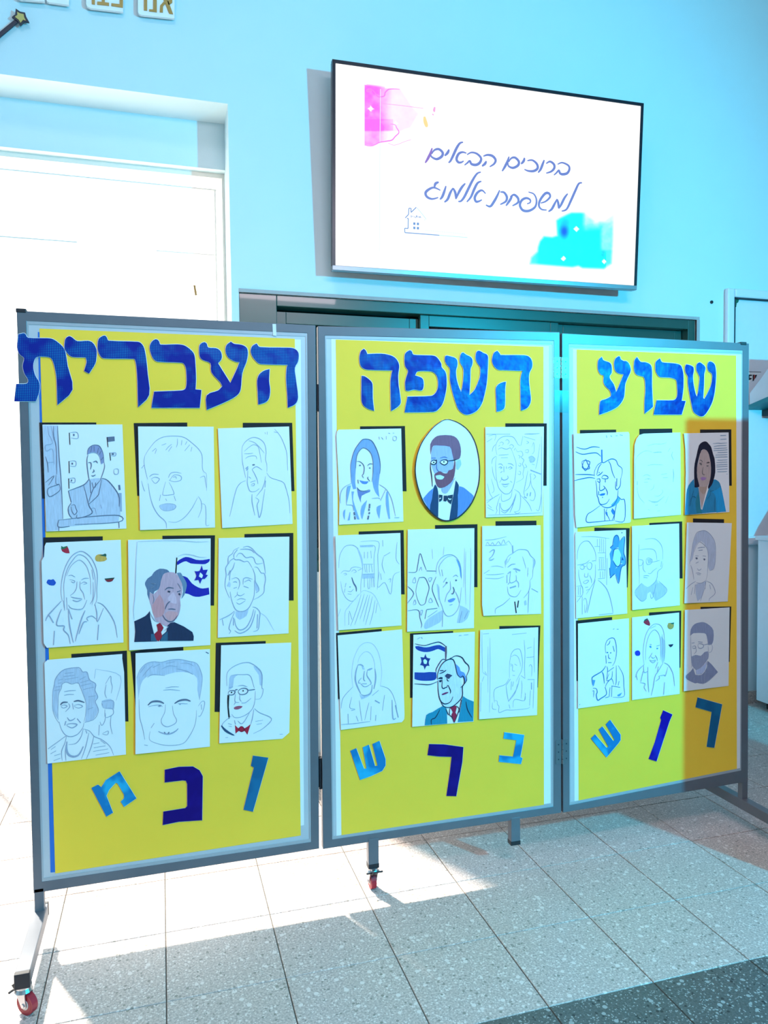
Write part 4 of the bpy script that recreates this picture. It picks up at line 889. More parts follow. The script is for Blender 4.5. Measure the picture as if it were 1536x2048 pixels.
F fold 86a8dc 1050,1340 1080,1330 1100,1600 1120,1840 1090,1830 1040,1560
F fold 86a8dc 250,1700 285,1660 275,1860 245,1780
F fold 86a8dc 370,1710 380,1720 370,1860 330,1870
L 3.2 c 740,1560 735,1640 | 730,1650 725,1690 | 735,1715 730,1750 | 720,1780 705,1850 | 450,1715 460,1770 | 460,1790 470,1850
L 1.0 b 915,310 920,360 | 960,320 990,360 | 1050,300 1050,360 | 1175,310 1235,310 1230,375 1180,375 1175,310 | 1090,240 1120,250 | 1170,240 1195,245
@ 820 830 9.307 oval cut-out coloured portrait of a brown-bearded man with pince-nez and bow tie
P 690,75 780,85 930,150 1080,270 1200,460 1270,680 1305,950 1300,1200 1260,1400 1170,1620 1040,1800 880,1930 710,1980 560,1950 400,1830 250,1640 160,1420 105,1200 88,1000 120,760 200,530 310,360 440,210 600,95
L 2.2 0c1a2a 690,85 780,95 930,160 1080,280 1195,465 1262,685 1296,950 1290,1200 1250,1395 1162,1615 1034,1790 875,1920 710,1968 565,1940 408,1822 260,1635 170,1415 116,1198 100,1000 130,765 210,538 318,370 448,220 605,106 690,85
F coat 5d86c8 240,1560 350,1430 450,1350 440,1640 360,1770
F coat_side 5d86c8 915,1325 1000,1350 1100,1430 1180,1500 1175,1560 1040,1790 880,1910 880,1600
F lapel 123a66 470,1290 510,1360 530,1500 525,1900 370,1780 410,1560 440,1350
F lapel_side 123a66 850,1215 910,1310 890,1500 880,1900 730,1960 775,1660 810,1480
F neck a4b0e0 580,1370 700,1310 850,1150 770,1330 700,1440 640,1465 590,1420
F face a4b4e6 410,640 450,570 560,570 740,590 800,720 810,1000 750,1020 690,1080 560,1050 460,1090 400,940 395,760
F ear a4c8ee 860,860 940,830 955,920 900,1020 860,1000
F hair 7d5a78 385,740 380,540 460,420 560,378 760,378 870,430 930,540 950,680 930,800 880,830 810,830 780,700 740,590 560,570 440,570 405,640
F beard 7a4a62 830,830 845,870 840,1040 800,1210 700,1310 590,1360 510,1330 470,1220 455,1110 500,1070 560,1045 620,1080 690,1085 720,1030 800,1000
F lips c4dcf4 475,1130 560,1115 640,1150 600,1200 500,1190
L 1.6 0c1a2a 385,880 430,840 490,850 490,890 450,925 395,905 385,880 | 560,870 620,835 690,840 700,890 650,930 590,910 560,870 | 500,860 490,830 | 700,855 800,845 880,825
F lens f0fbff 395,880 440,850 485,870 450,915 400,900
F lens f0fbff 570,870 630,845 690,860 690,890 640,920 590,900
L 3.0 0c1a2a 443,870 443,895 | 632,860 632,885
L 1.8 0c1a2a 383,900 385,1010 405,1140 420,1330
L 1.4 5c74b0 400,800 480,800 | 560,800 640,780 700,800 | 500,880 500,1000 540,1050
F bow 103050 540,1480 605,1490 600,1580 545,1620
F bow_knot 103050 630,1500 690,1500 700,1560 670,1610 625,1600
F bow_side 103050 700,1500 800,1480 790,1560 765,1660 700,1600
L 2.0 dff4ff 545,1560 575,1545 | 710,1550 740,1570 770,1560
@ 960 840 10.243 pencil portrait of a curly-haired woman with a hanging ornament behind her
P 110,145 1310,135 1290,1955 120,1995
K 520,68 1368,68 1365,1345 540,1345
L 1.3 b 340,750 320,900 330,1100 340,1220 380,1380 450,1470 520,1515 600,1500 660,1420 700,1300 730,1100 740,900 710,780 660,640
L 1.2 b 370,600 440,570 540,600 620,570 660,640 | 350,720 320,560 360,430 450,350 560,330 680,350 740,430 780,500 830,530
L 1.1 b 250,650 270,560 320,500 | 240,900 260,800 330,740 | 250,950 270,1100 320,1240 | 740,600 770,650 850,640 880,720 840,760 900,820 870,900 900,980 880,1100 890,1180 840,1230 740,1280
L 1.0 b 400,480 440,450 480,480 450,520 | 520,430 560,400 600,450 560,500 | 600,540 640,500 690,540 650,590 | 380,540 410,510 | 780,720 820,740 800,790 | 800,880 840,900 820,950 780,920 | 790,1050 830,1060 820,1120 770,1100 | 700,620 730,570
L 1.0 b 380,720 480,715 590,705 | 430,775 570,770
L 1.5 b 370,910 430,900 470,940 | 380,980 420,960 450,980 410,1000 | 570,890 640,900 690,940 | 570,990 620,960 660,985 600,1010 | 490,950 490,1070 | 540,950 540,1000 | 420,1080 460,1050
L 2.0 b 450,1170 440,1200 480,1230 530,1225 575,1190 565,1140 | 440,1310 520,1320 600,1305
L 1.1 b 460,1340 520,1370 580,1340 | 400,1280 440,1220 | 620,1250 660,1280
L 1.2 b 400,1520 250,1610 140,1700 | 410,1560 370,1680 340,1800 350,1860 320,1930 | 440,1500 450,1660 580,1630 640,1560 660,1430 | 400,1700 400,1930
L 1.6 b 740,1530 700,1670 600,1810 500,1860 430,1800 420,1700 | 720,1560 640,1760 520,1900 430,1860 | 740,1500 680,1730 610,1900
L 1.2 b 700,1420 800,1480 830,1560 830,1700 800,1850 710,1880 | 830,1540 950,1660 1020,1760 1060,1870 | 700,1880 760,1920 830,1880
L 1.2 b 980,1040 940,1260 900,1480 920,1550 | 1040,1230 1060,1350 1120,1460 1130,1560 1090,1650 1020,1630 | 920,1460 1000,1370 1040,1230 1030,1110 1060,1110 | 1100,1110 1140,1160 1090,1220
L 2.6 b 1030,1025 1250,1110 | 970,1500 965,1560 | 1040,1480 1025,1560 | 900,1570 960,1600
L 1.1 b 1260,1110 1260,1500 1210,1840 1150,1830 | 1260,330 1262,1100 1258,1890 | 1250,1900 700,1930 160,1950 | 130,290 620,290
L 0.9 b 900,340 1130,410 | 1230,480 1180,820 1140,1000 | 880,330 840,520 | 950,430 1000,460 950,490 | 920,620 990,610 980,670 920,650 | 1060,560 1100,460 1110,640 1060,700 | 1000,780 1060,740 1130,800 1070,860 1000,830 | 1060,900 1120,920 | 920,900 960,960 900,980
L 1.6 b 910,290 1000,285 1090,285 1220,275
L 0.9 b 170,330 320,300 300,420 | 140,450 250,380 | 130,1650 250,1600 200,1500 150,1300 | 230,1200 290,1430 240,1500 | 160,1730 240,1800 | 150,1790 280,1860
F shading_column a 990,760 1060,730 1130,790 1110,860 1030,880
@ 660 1050 9.309 faint pencil sketch of a bald man before a bookcase, one bold nose stroke
P 125,195 1310,148 1330,1870 155,1960 100,215
K 535,122 1372,95 1390,1290 560,1290
L 1.1 b 165,800 170,650 200,520 280,400 380,375 460,390 530,460 580,580 610,740 600,900 580,1050 570,1250
L 3.0 a 510,420 550,520 590,640 610,780
L 0.9 b 200,900 260,850 360,860 400,800 480,780 580,800 | 250,910 290,900 310,920 270,935 | 400,870 450,830 490,870 440,890 | 200,1050 230,1220 300,1360 400,1420 470,1380 530,1290 | 520,850 600,810
L 2.6 c 405,975 440,1080 485,1160 490,1240
L 2.4 b 360,1155 385,1150
L 0.9 b 280,1160 300,1080 | 330,1230 390,1240 440,1190 | 330,1280 400,1290 | 280,1180 270,1260
L 0.9 b 570,310 900,310 890,560 900,900 880,1200 | 570,400 830,390 820,620 830,1150 | 640,500 640,620 | 700,500 700,620 | 760,480 770,620 | 620,730 800,730 | 640,740 660,880 | 680,740 690,890 | 730,740 730,880 | 770,740 790,880 | 620,920 830,910 | 640,980 640,1160 | 700,990 710,1170 740,1160 740,990 | 770,980 780,1160 | 800,960 820,1160
F book_shade a 555,375 810,380 800,410 560,415
F book_shade a 600,910 820,900 820,990 600,1000
L 1.1 b 920,870 890,1160 1020,1070 1130,1290 1180,950 1300,870 | 1250,320 1230,620 1290,730 | 1000,580 1120,510 | 1000,590 970,740 1020,900 | 980,280 985,400 | 940,900 960,1020 | 1090,1020 1130,1000 1120,1070
L 0.9 a 570,1260 640,1220 800,1280 900,1450 950,1600 | 280,1880 280,1640 330,1540 500,1340 580,1260 | 200,1560 150,1700
L 0.9 b 580,1290 520,1500 430,1760 380,1880 | 640,1280 560,1560 460,1860 | 700,1300 640,1500 560,1750 | 740,1300 680,1560 620,1800 | 790,1330 740,1560 660,1860 | 840,1400 800,1640 740,1860 | 880,1450 850,1640 | 360,1600 410,1760 | 350,1640 350,1860
@ 805 1040 8.904 pencil drawing of a balding man in front of a large six-pointed star
P 95,170 1280,145 1272,1925 82,1990
K 580,92 1335,75 1335,1195 590,1195
L 1.2 b 600,960 610,820 660,710 760,630 880,620 970,680 1030,800 1050,950 1050,1060
L 1.0 b 680,1000 650,860 690,760 790,660 890,640 | 700,880 720,1000
F hairside 6fa0dc 950,690 1000,740 1040,860 1052,1050 1030,1000 1010,850
F sidelock a 610,1140 640,1160 660,1420 640,1420
F jacket a 720,1600 560,1690 430,1780 380,1900 420,1940 600,1860 700,1780
F jacket_side a 1020,1520 1120,1560 1200,1620 1150,1760 1050,1830 970,1830 1010,1640
L 1.2 b 650,1180 660,1400 700,1520 740,1640 800,1710 900,1690 990,1580 1030,1400 1050,1200
L 1.4 b 850,1090 855,1230 790,1330 755,1460 | 940,1270 990,1380 1010,1480 | 730,1110 780,1030 | 720,1200 790,1120 | 900,1010 950,980 990,1010
F pupil c 770,1110 790,1100 808,1115 790,1140 770,1130
F pupil_far c 935,1070 955,1055 975,1075 950,1095
L 2.4 c 900,1190 920,1250 900,1310 870,1310
F mouth 6f90d4 805,1430 900,1390 945,1400 900,1450 830,1465
L 1.4 c 105,930 240,925 270,820 315,595 375,760 425,890 | 430,905 600,910 | 240,1280 290,1050 330,1025 400,1030 450,1120 475,1220 430,1380 400,1490 310,1500 240,1280 | 95,1180 200,1310 90,1480 | 600,1010 530,1220 600,1430 650,1550 | 95,1615 280,1605 310,1740 345,1860 330,1920 | 430,1600 400,1760 | 430,1595 620,1570
L 1.2 b 180,1105 220,1020 235,1110 180,1105 | 465,1040 525,1030 490,1100 465,1040 | 190,1500 220,1420 240,1490 190,1510 | 470,1460 500,1390 535,1460 470,1460 | 320,1620 360,1610 330,1700 320,1620 | 295,910 330,840 345,900 | 450,1730 620,1610
L 0.9 a 530,520 540,690 | 740,480 730,620 | 1105,500 1100,900 1090,1200 | 1130,560 1120,1000 1130,1500 | 1215,500 1220,900 1200,1600
L 1.4 b 720,1620 710,1900 | 1060,1620 1010,1830 | 1170,1620 1100,1760 | 840,1520 890,1500
@ 955 1035 9.993 pencil sketch of a man looking aside under a rippling flag marked with a 2
P 95,170 1260,155 1270,1925 120,1965 92,1750
K 362,75 1178,62 1180,600 365,600
L 1.3 b 560,1000 560,880 620,770 700,720 800,650 900,640 1000,660 1060,760 1140,840 1150,920 1110,1040 1100,1180 1050,1260
L 1.0 b 600,900 660,790 | 900,780 940,900 970,1020 | 1010,1000 1000,1180
F hair_shade a 1100,830 1155,870 1130,960 1100,1020 1110,900
F hairfront a 540,880 600,820 590,920 560,960
L 3.0 b 700,560 710,710
L 1.0 b 150,450 330,440 580,380 | 170,560 200,490 250,560 300,500 350,560 420,480 470,540 520,440 560,520 620,470 690,560 | 150,560 400,560 600,540 | 270,980 400,970 520,1000 | 130,1120 240,1050 | 170,1140 350,1140 530,1120 | 150,1210 400,1220 530,1180
L 2.0 b 240,700 300,650 340,660 300,760 230,830 | 230,850 280,850 330,820
L 1.8 b 600,1000 680,940 760,930 | 710,1030 780,1040 850,1070 | 760,1060 790,1100 | 600,1130 660,1080 650,1120 | 590,1150 590,1310
F brow b 700,1030 760,1010 860,1050 850,1075 770,1050
L 1.6 b 660,1110 650,1300 770,1260 770,1150 | 770,1250 820,1310 820,1400 | 610,1340 640,1300
L 3.0 b 645,1410 770,1370
L 1.3 b 600,1380 620,1520 700,1580 790,1570 870,1450 | 1050,1260 1050,1380 1010,1500 920,1610 | 1000,1150 1010,1120
L 1.4 b 650,1610 520,1730 370,1820 355,1920 | 1030,1460 1020,1640 1010,1900 | 1080,1420 1210,1490
L 2.6 k 745,1680 775,1910 | 820,1660 800,1800
F pin a 930,1680 970,1650 985,1740 945,1760
@ 665 1245 9.307 faint pencil sketch of a long-haired woman with bold outlined face
P 95,240 1295,128 1340,1720 1335,1800 1290,1855 155,2000
K 68,195 915,118 930,1425 105,1425
L 0.9 a 380,1200 360,950 390,700 440,560 520,430 640,370 760,410 850,550 900,750 920,950 890,1180 | 470,740 520,620 620,540 720,590 780,740 790,900
L 2.6 b 475,790 440,900 425,1030 440,1130 490,1250 530,1330 | 790,860 805,1000 795,1120 770,1240
L 2.2 b 530,1340 600,1360 690,1330 730,1260 740,1160 | 470,790 530,785 580,820
L 2.0 b 595,900 580,1050 610,1090 | 650,890 640,980 680,1050 720,1120 705,1160 | 650,890 740,850
F eye_shade a 540,800 590,840 600,880 560,870
F eye_shade a 640,880 700,850 750,860 690,900
L 1.4 b 540,1030 490,1090 490,1130 520,1120 | 520,1130 580,1190 640,1190 700,1150 | 550,1140 640,1140
F neck a 490,1310 540,1370 680,1350 740,1260 720,1330 640,1390 540,1430
L 1.0 b 380,1200 200,1400 160,1600 | 500,1450 520,1640 550,1840 | 680,1490 650,1600 600,1820 | 720,1560 710,1820 | 740,1360 860,1260 | 890,1180 1040,1230 1130,1360 1200,1600 | 360,1390 320,1580 420,1610 | 970,1350 930,1640
L 2.2 b 1110,1440 1125,1780 1180,1780 | 1170,1540 1225,1770 | 790,1450 880,1500
L 1.2 b 290,1700 295,1880 | 440,1740 480,1840 | 810,1720 800,1830 | 160,1900 420,1880 700,1840 | 350,1640 420,1620
@ 815 1255 9.993 marker drawing of a man in teal jacket and red tie with blue flag
P 118,145 1345,85 1320,1880 95,1985
K 50,118 912,70 920,1405 52,1405
F flag_top 123c9c 155,375 220,370 330,395 430,390 540,360 640,350 700,375 755,400 745,490 690,460 610,430 540,455 440,485 330,490 220,460 165,420
F flag_base 123c9c 140,895 330,900 430,890 575,895 580,1000 540,1050 430,1065 300,1065 200,1050 140,1030
F star 1a2e80 362,520 385,600 460,620 425,690 440,770 380,770 340,850 320,770 250,750 280,680 258,590 330,600
F star_hole d8fbff 350,630 392,670 378,730 330,725 315,660
F flag_pole 6a4a62 760,370 785,370 788,500 775,650 755,650 748,520
F face cfdcf2 605,1000 620,880 680,740 780,660 900,640 960,760 990,920 1050,1000 1100,1190 1090,1370 1030,1470 930,1560 810,1600 720,1560 650,1440 615,1250
F hair_shade 6a94d4 965,730 1040,800 1060,870 1130,900 1160,970 1180,1060 1150,1100 1120,1000 1050,1000 990,920
F coat 1486a8 700,1570 780,1620 790,1760 795,1920 345,1955 375,1750 500,1690
F coat_side 1486a8 1110,1370 1200,1430 1325,1480 1315,1870 1005,1890 1060,1620 1090,1440
F tie a01440 850,1600 950,1560 985,1600 960,1700 985,1750 935,1900 900,1830 880,1740 905,1690
L 1.6 0e2a58 155,325 330,360 470,325 620,290 710,330 770,380 | 140,1125 290,1135 450,1140 600,1080 | 575,890 580,820 690,645 760,645
L 1.8 0e2040 600,1040 600,950 640,820 700,720 790,650 890,630 940,690 970,820 1000,940 1060,1000 | 800,650 890,600 980,565 1090,600 1150,690 1220,760 1230,850 1170,990
L 1.8 0e2040 610,1060 615,1260 650,1440 720,1520 800,1520 870,1470 910,1380 | 650,1440 710,1560 810,1600 930,1560 1050,1450 1100,1350 1100,1180 1150,1110 1185,1050 1180,980 | 1060,1000 1110,970 1140,1060 1120,1150 1060,1200
L 1.8 0e2040 700,1040 690,1180 720,1220 760,1200 790,1190 800,1150 | 810,1150 860,1260 855,1320 | 640,925 720,890 775,850 | 650,860 720,860
F brow 0e2040 605,1020 660,990 705,1000 700,1030 640,1030
F brow_far 3a3c60 745,970 800,920 900,960 860,990 830,1030 790,1010
F eye 0e2040 625,1060 690,1040 680,1090 640,1095
F mouth 7a2058 685,1330 760,1295 820,1290 810,1310 730,1345 690,1350
L 1.6 0e2040 790,1010 800,1060 830,1070 | 770,1630 820,1750 | 850,1600 840,1740 890,1790 930,1900 | 960,1560 1030,1620 1000,1740 940,1900 | 1080,1440 1030,1700 | 650,1640 560,1800 480,1840 480,1940 | 1170,1480 1200,1640 1290,1800
L 1.0 b 200,230 250,200 | 280,190 300,220 | 1030,160 1080,155 | 1130,150 1220,140
@ 950 1245 9.993 faint pencil sketch of a man holding a paper between shelf and door frame
P 105,150 1265,95 1240,1850 82,1935
K 488,72 1308,60 1258,1300 500,1300
L 1.2 b 690,1110 690,850 710,690 740,600 800,540 890,535 930,640 950,800 930,960 880,1060 820,1180
L 1.0 b 720,690 790,650 860,690 900,800 910,880 | 700,830 750,850 750,960 800,970 | 790,830 840,860 | 750,1055 800,1060 | 710,870 740,860
L 1.2 b 680,1120 600,1240 390,1340 390,1600 | 620,1250 640,1420 670,1580 | 710,1130 620,1260 | 660,1580 830,1330 890,1100 | 670,1580 800,1410 850,1230 | 730,1180 720,1350 | 770,1180 750,1280
L 1.1 b 920,1060 1000,1120 | 930,1160 940,1300 920,1520 | 1000,1400 990,1560 790,1540 760,1700 | 990,1560 1010,1420 | 380,1560 440,1570 450,1640 480,1680 480,1800 620,1750 760,1750 1040,1720 1100,1680 | 350,1600 350,1720 430,1740 | 680,1640 700,1720
L 1.1 b 980,350 1000,600 990,900 1000,1120 | 1040,520 1130,490 | 1030,700 1180,685 | 1185,300 1180,700 1190,1000 | 1080,880 1110,840 1140,900 1130,1080 | 1050,1140 1190,1140 | 1180,1150 1170,1400 1160,1720 | 1110,1360 1090,1660
L 2.6 b 1130,1200 1130,1340
L 0.9 b 300,310 300,700 300,1200 290,1800 | 260,480 260,900 260,1400 | 140,190 140,600 150,1000 | 120,1200 110,1780 | 160,1000 240,1060 | 180,1080 140,1180 | 200,980 230,1040
L 1.0 b 160,230 280,220 | 740,240 1030,210
@ 1140 850 9.754 blue line drawing of a man in a suit under a star flag on a pole
P 70,170 1140,135 1160,180 1185,1880 1165,1905 125,2000 100,1750
K 195,98 900,90 905,600 200,600
L 1.8 2a66a8 125,430 280,470 420,430 500,425 580,440 | 110,520 240,570 400,550 520,545 600,610 | 105,965 340,965 480,980 | 85,1085 230,1050 380,1025 490,1040
L 3.4 2a70c0 620,480 625,720
L 1.6 2a66a8 480,1000 480,900 540,780 620,730 660,735 740,690 820,660 900,690 940,780 1010,840 1020,920 990,1060 | 520,980 560,830 620,750 | 750,700 790,770 830,930 880,1040
L 1.8 2a66a8 500,1080 520,1200 530,1370 550,1420 580,1530 640,1550 720,1520 770,1440 | 580,1540 660,1600 760,1610 850,1560 920,1440 940,1270 | 890,1100 890,1220 920,1260 980,1180 990,1040
L 1.8 1e5aa0 530,990 590,960 640,910 | 560,930 580,925 | 620,1030 660,980 730,1000 740,1040 680,1050 620,1030 | 690,1060 690,1120 | 520,1060 580,1050 580,1120 530,1090 | 585,1100 580,1270 650,1260 680,1220 650,1185 | 690,1220 730,1310 725,1370 | 560,1290 560,1370 | 915,1040 910,1200
F mouth 2a70c8 570,1360 620,1335 690,1330 670,1370 600,1380
L 2.2 1e5aa0 635,1400 635,1420
F neck_shade 5aaaf0 800,1560 900,1450 940,1380 980,1460 900,1560 830,1600
L 1.6 2a66a8 590,1570 440,1680 340,1750 325,1890 500,1890 700,1870 860,1860 | 940,1390 1000,1450 1070,1480 1060,1865 880,1870 | 670,1630 680,1870 | 910,1540 880,1680 860,1860 | 720,1640 700,1720 740,1780 780,1860 | 820,1620 870,1700 850,1800 820,1860
F lapel 2a7ad8 800,1680 830,1630 870,1690 850,1760
F lapel 2a7ad8 705,1700 725,1690 740,1770 715,1770
L 2.0 2a66a8 300,670 340,740 380,850 240,830 300,670 | 235,710 390,720 300,890 235,710
L 1.0 5aa8d8 710,200 720,250 | 790,200 820,230 | 890,210 930,205 | 970,190 1030,200
@ 1255 850 10.504 barely visible pencil sketch of a smiling face on a paper with a rounded corner
P 340,180 1110,158 1120,1885 135,1970 140,700 150,420 190,290 250,210
K 250,82 940,75 945,700 255,700
L 1.0 a 165,750 200,670 280,590 400,540 520,570 | 420,440 560,400 720,400 820,370 | 850,560 900,480 | 170,1200 160,1000 170,800
L 2.0 a 540,580 640,570 720,570 | 950,560 930,640 970,740 | 960,920 970,1050 960,1200 | 205,1180 205,1260
L 1.0 a 420,850 560,830 750,840 | 320,1080 400,1040 490,1080 | 360,1150 440,1125 510,1150 | 350,1200 430,1200 | 700,1040 830,1020 | 740,1110 850,1105 | 560,1240 540,1330 480,1370 | 570,1490 660,1490 740,1410 720,1350
F pupil b 425,1125 445,1120 450,1140 430,1140
F smile_shade a 480,1600 620,1600 700,1570 620,1630 520,1630
L 1.6 a 440,1580 520,1610 620,1610 700,1560 770,1500 | 580,1690 640,1680
L 0.9 a 430,1780 470,1790 | 620,1810 690,1800 | 200,1300 240,1500 360,1640 | 860,1500 800,1640
@ 1355 850 10.504 coloured drawing of a black-haired woman in a turquoise jacket with written lines
P 135,175 1075,155 1090,1830 155,1890 175,1000 165,500
K 475,95 1130,92 1140,1275 490,1275
F jacket 2389b8 345,1130 360,1300 440,1320 490,1760 520,1780 650,1350 760,1150 820,1155 890,1220 940,1400 1020,1820 700,1840 500,1860 155,1890 185,1450 230,1270
F jacket_light 189cd8 700,1380 800,1370 900,1300 960,1500 1015,1810 820,1840 800,1500
F jacket_dark 1f7f96 440,1400 490,1760 520,1860 400,1860 380,1600
F skin b8a4a0 450,750 490,560 560,505 640,560 680,700 700,900 690,1120 640,1260 600,1400 510,1770 450,1400 440,1240 410,1050 415,880
F neck b09688 460,1290 560,1300 630,1280 600,1400 540,1460 470,1380
F hair 0a0a2c 360,1310 350,1000 360,820 400,640 450,430 520,360 600,345 660,400 710,470 750,620 780,710 795,980 760,1150 720,1260 650,1345 640,1300 690,1120 705,900 680,700 640,570 570,510 500,540 450,700 410,900 415,1100 460,1280 430,1310
F brow 4a4246 600,800 640,775 675,780 670,800 630,805
F lips a07ab0 480,1110 530,1090 610,1110 580,1150 520,1165 490,1140
L 1.6 6a6668 460,740 500,745 530,780 | 540,880 520,990 540,1040 580,1040
F eye 6a6668 455,800 500,790 515,840 490,850
F eye_far 6a6668 605,850 650,845 650,870 620,875
L 1.2 1a6a90 270,1620 290,1540 340,1500 390,1530 | 340,1380 260,1700 | 680,1390 760,1380 | 620,1560 680,1480 690,1400 | 790,1520 780,1800
L 1.1 7a96b4 900,220 1020,215 | 900,300 1030,295 | 740,390 860,380 900,385 1040,375 | 760,450 860,435 1030,430 | 760,495 900,485 1040,480 | 760,535 1050,520 | 840,580 1050,570 | 800,630 1050,620 | 800,675 1050,665 | 840,740 1050,730 | 820,790 1050,775 | 820,840 1050,825 | 820,880 1050,870 | 830,930 1050,920 | 840,980 1040,975 | 1030,1030 1050,1030
@ 1145 1045 10.24 pencil drawing of a bald bespectacled man beside a tall blue-shaded star
P 70,195 1095,150 1120,1865 75,1965 55,250
K 450,105 1172,115 1130,1330 460,1330
L 1.3 b 95,760 105,600 150,470 230,390 330,385 400,470 450,560 480,680 480,800
L 1.1 b 130,960 130,1080 170,1250 210,1360 220,1440 | 470,860 470,1080 440,1220 380,1320 280,1470 | 280,1390 350,1360
L 1.3 b 150,900 220,870 240,940 190,960 150,920 | 300,850 370,820 400,870 370,960 310,940 300,850 | 240,900 280,900 | 400,790 470,780 | 100,870 260,840 350,770 | 250,1040 250,1110 310,1110 320,1030 | 220,1220 300,1180 330,1200 270,1250 220,1220 | 350,1080 390,1170 390,1240 | 260,1330 320,1320
L 1.6 b 470,1170 400,1420 340,1680 300,1850 | 520,1180 600,1240 700,1360 770,1540 820,1760 830,1860
L 1.1 b 190,1500 90,1630 | 200,1520 200,1880 | 230,1600 240,1560 280,1570 300,1720 260,1850 250,1680 | 540,1890 830,1860 | 80,1310 200,1310 200,1490 90,1510 | 120,1320 120,1480 | 160,1320 160,1480
L 1.0 b 180,290 450,290 760,330 | 680,320 680,700 660,1140 | 510,340 510,480 | 560,330 560,600 | 600,330 600,600 | 640,340 640,620 | 450,490 560,490 | 520,620 670,620 | 540,720 650,720 | 550,740 560,960 | 590,740 600,960 | 630,740 630,960 | 520,970 680,970 | 520,1150 660,1140 | 570,1000 570,1130 | 620,1000 620,1130 | 710,730 700,1280
F star_band 4a94e8 850,300 900,260 940,280 960,380 1000,420 960,500 880,530 850,600 830,740 830,800 900,900 880,950 1000,850 1080,850 1000,930 945,1250 880,1050 770,1140 760,1000 770,900 780,780 760,640 800,560 770,520 830,460
F star_band 5aa8f0 970,385 1070,290 1050,600 1080,720 1080,860 990,830 990,640 940,560
F star_hole b4fbff 860,580 940,550 980,620 985,820 905,900 835,780 845,640
L 1.8 1a5a96 820,470 850,310 900,260 940,290 960,380 | 970,385 1070,290 1050,600 1080,720 1080,860 1000,930 945,1250 880,1060 | 770,1140 860,1050 | 830,700 850,560 940,530 | 830,780 910,900 980,850 990,700 | 760,930 770,1090 | 770,520 830,460
F star_dot 1a4a90 1020,700 1050,770 1005,775
L 2.4 1a3a60 1005,205 1020,215
@ 1255 1035 10.504 faint pencil bust of a man with spectacles in a shaded dark coat
P 95,180 1085,125 1098,1845 100,1945
K 460,115 1148,82 1158,1280 480,1280
F coat a 180,1500 250,1430 300,1380 420,1460 520,1400 620,1300 650,1440 660,1700 590,1750 480,1560 420,1600 400,1700 310,1760 200,1680 150,1580
F collar_side a 650,1360 740,1410 820,1520 760,1640 640,1720 600,1600
L 1.0 b 240,560 240,700 230,880 240,1060 250,1200 245,1400 | 370,460 500,440 600,460 700,560 740,700 740,880 | 260,680 400,660 540,670 600,750 620,900
L 1.2 b 230,880 300,890 330,920 300,1000 240,1010 | 400,870 450,850 520,890 500,960 430,990 395,940 400,870 | 520,940 600,920 680,900 | 335,930 330,1080 380,1150 | 430,1170 480,1180 540,1120 620,1060
L 2.4 a 720,920 700,1040
L 1.2 b 330,1230 400,1220 460,1230 | 340,1260 420,1270 | 740,960 720,1060 640,1130 620,1270 560,1380 480,1440 | 650,1330 740,1410 830,1520 760,1640 590,1750 | 160,1540 250,1430 300,1380 | 160,1620 300,1760 400,1700 | 480,1600 500,1700 540,1660 540,1560 | 600,1400 560,1600
F lens a 410,875 500,870 510,940 440,970
@ 1360 1030 10.783 grey pencil portrait of a frowning woman with short dark hair on dim paper
P 150,160 1118,175 1030,1865 95,1905
K 280,75 950,92 950,700 285,700
F hair a 210,1020 250,800 280,600 350,420 450,345 560,345 680,450 760,600 770,900 730,1150 640,1200 600,1100 610,850 560,680 470,570 380,600 310,750 270,950
L 1.1 b 210,1050 250,800 280,600 350,400 450,345 560,345 680,450 760,620 765,950 730,1150 640,1200
L 1.1 b 300,800 370,640 430,580 520,640 590,740 610,900 600,1100 590,1280 560,1400 | 230,1080 270,1200 300,1390
L 1.8 b 380,715 450,700 540,695 | 400,765 490,755
F eye c 330,920 370,910 385,950 350,960
F eye_far c 500,945 535,935 550,965 520,985
L 1.2 b 330,880 400,880 | 490,880 560,890 | 370,1150 400,1190 440,1180 460,1150 | 340,1255 400,1250 460,1270 | 370,1280 440,1290 | 340,1040 400,1010
L 1.2 b 130,1590 240,1490 340,1430 | 240,1720 280,1560 | 310,1700 330,1500 | 350,1460 460,1470 560,1410 | 560,1420 690,1490 760,1680 640,1800 630,1860 | 540,1560 470,1760 440,1860 | 640,1500 660,1600 | 560,1430 540,1600
F dress_shade a 340,1500 560,1430 520,1600 460,1780 380,1860 340,1700
@ 1145 1230 10.504 pencil outline drawing of a man in a suit holding a blank paper, empty background
P 115,180 1185,70 1190,1815 115,1965
K 75,118 832,42 850,1385 88,1385
L 1.6 3f78b0 700,800 690,660 720,550 790,490 870,490 910,590 925,720 920,840 890,980 840,1070 | 700,850 710,1020 | 720,640 770,600 790,540 | 850,650 880,770
L 2.6 3f78b0 715,790 750,790 | 790,800 815,790
L 1.6 3f78b0 755,820 760,900 800,920 | 750,1000 820,1000
L 2.2 3f78b0 700,1070 620,1180 440,1290 410,1340 420,1470 | 620,1200 650,1260 670,1440 | 430,1540 500,1550 520,1620 500,1680 530,1790 600,1750 710,1670 700,1560 680,1520
L 1.4 3f78b0 720,1080 740,1150 720,1350 | 730,1200 870,1100 | 770,1230 720,1380 820,1330 840,1180 | 690,1530 720,1440 820,1340 870,1460 | 920,1060 920,1380 900,1480 | 960,1060 1040,1200 1070,1300 1080,1500 1080,1710 850,1730 | 820,1490 1000,1520 | 790,1520 770,1720 | 830,1500 820,1720 | 690,1740 760,1720 | 420,1600 450,1600 440,1730 | 980,1390 960,1480
F paper_shade 5a9ae0 420,1360 480,1370 450,1480 425,1500
F sleeve_shade 5a9ae0 940,1680 1040,1630 1000,1700 950,1710
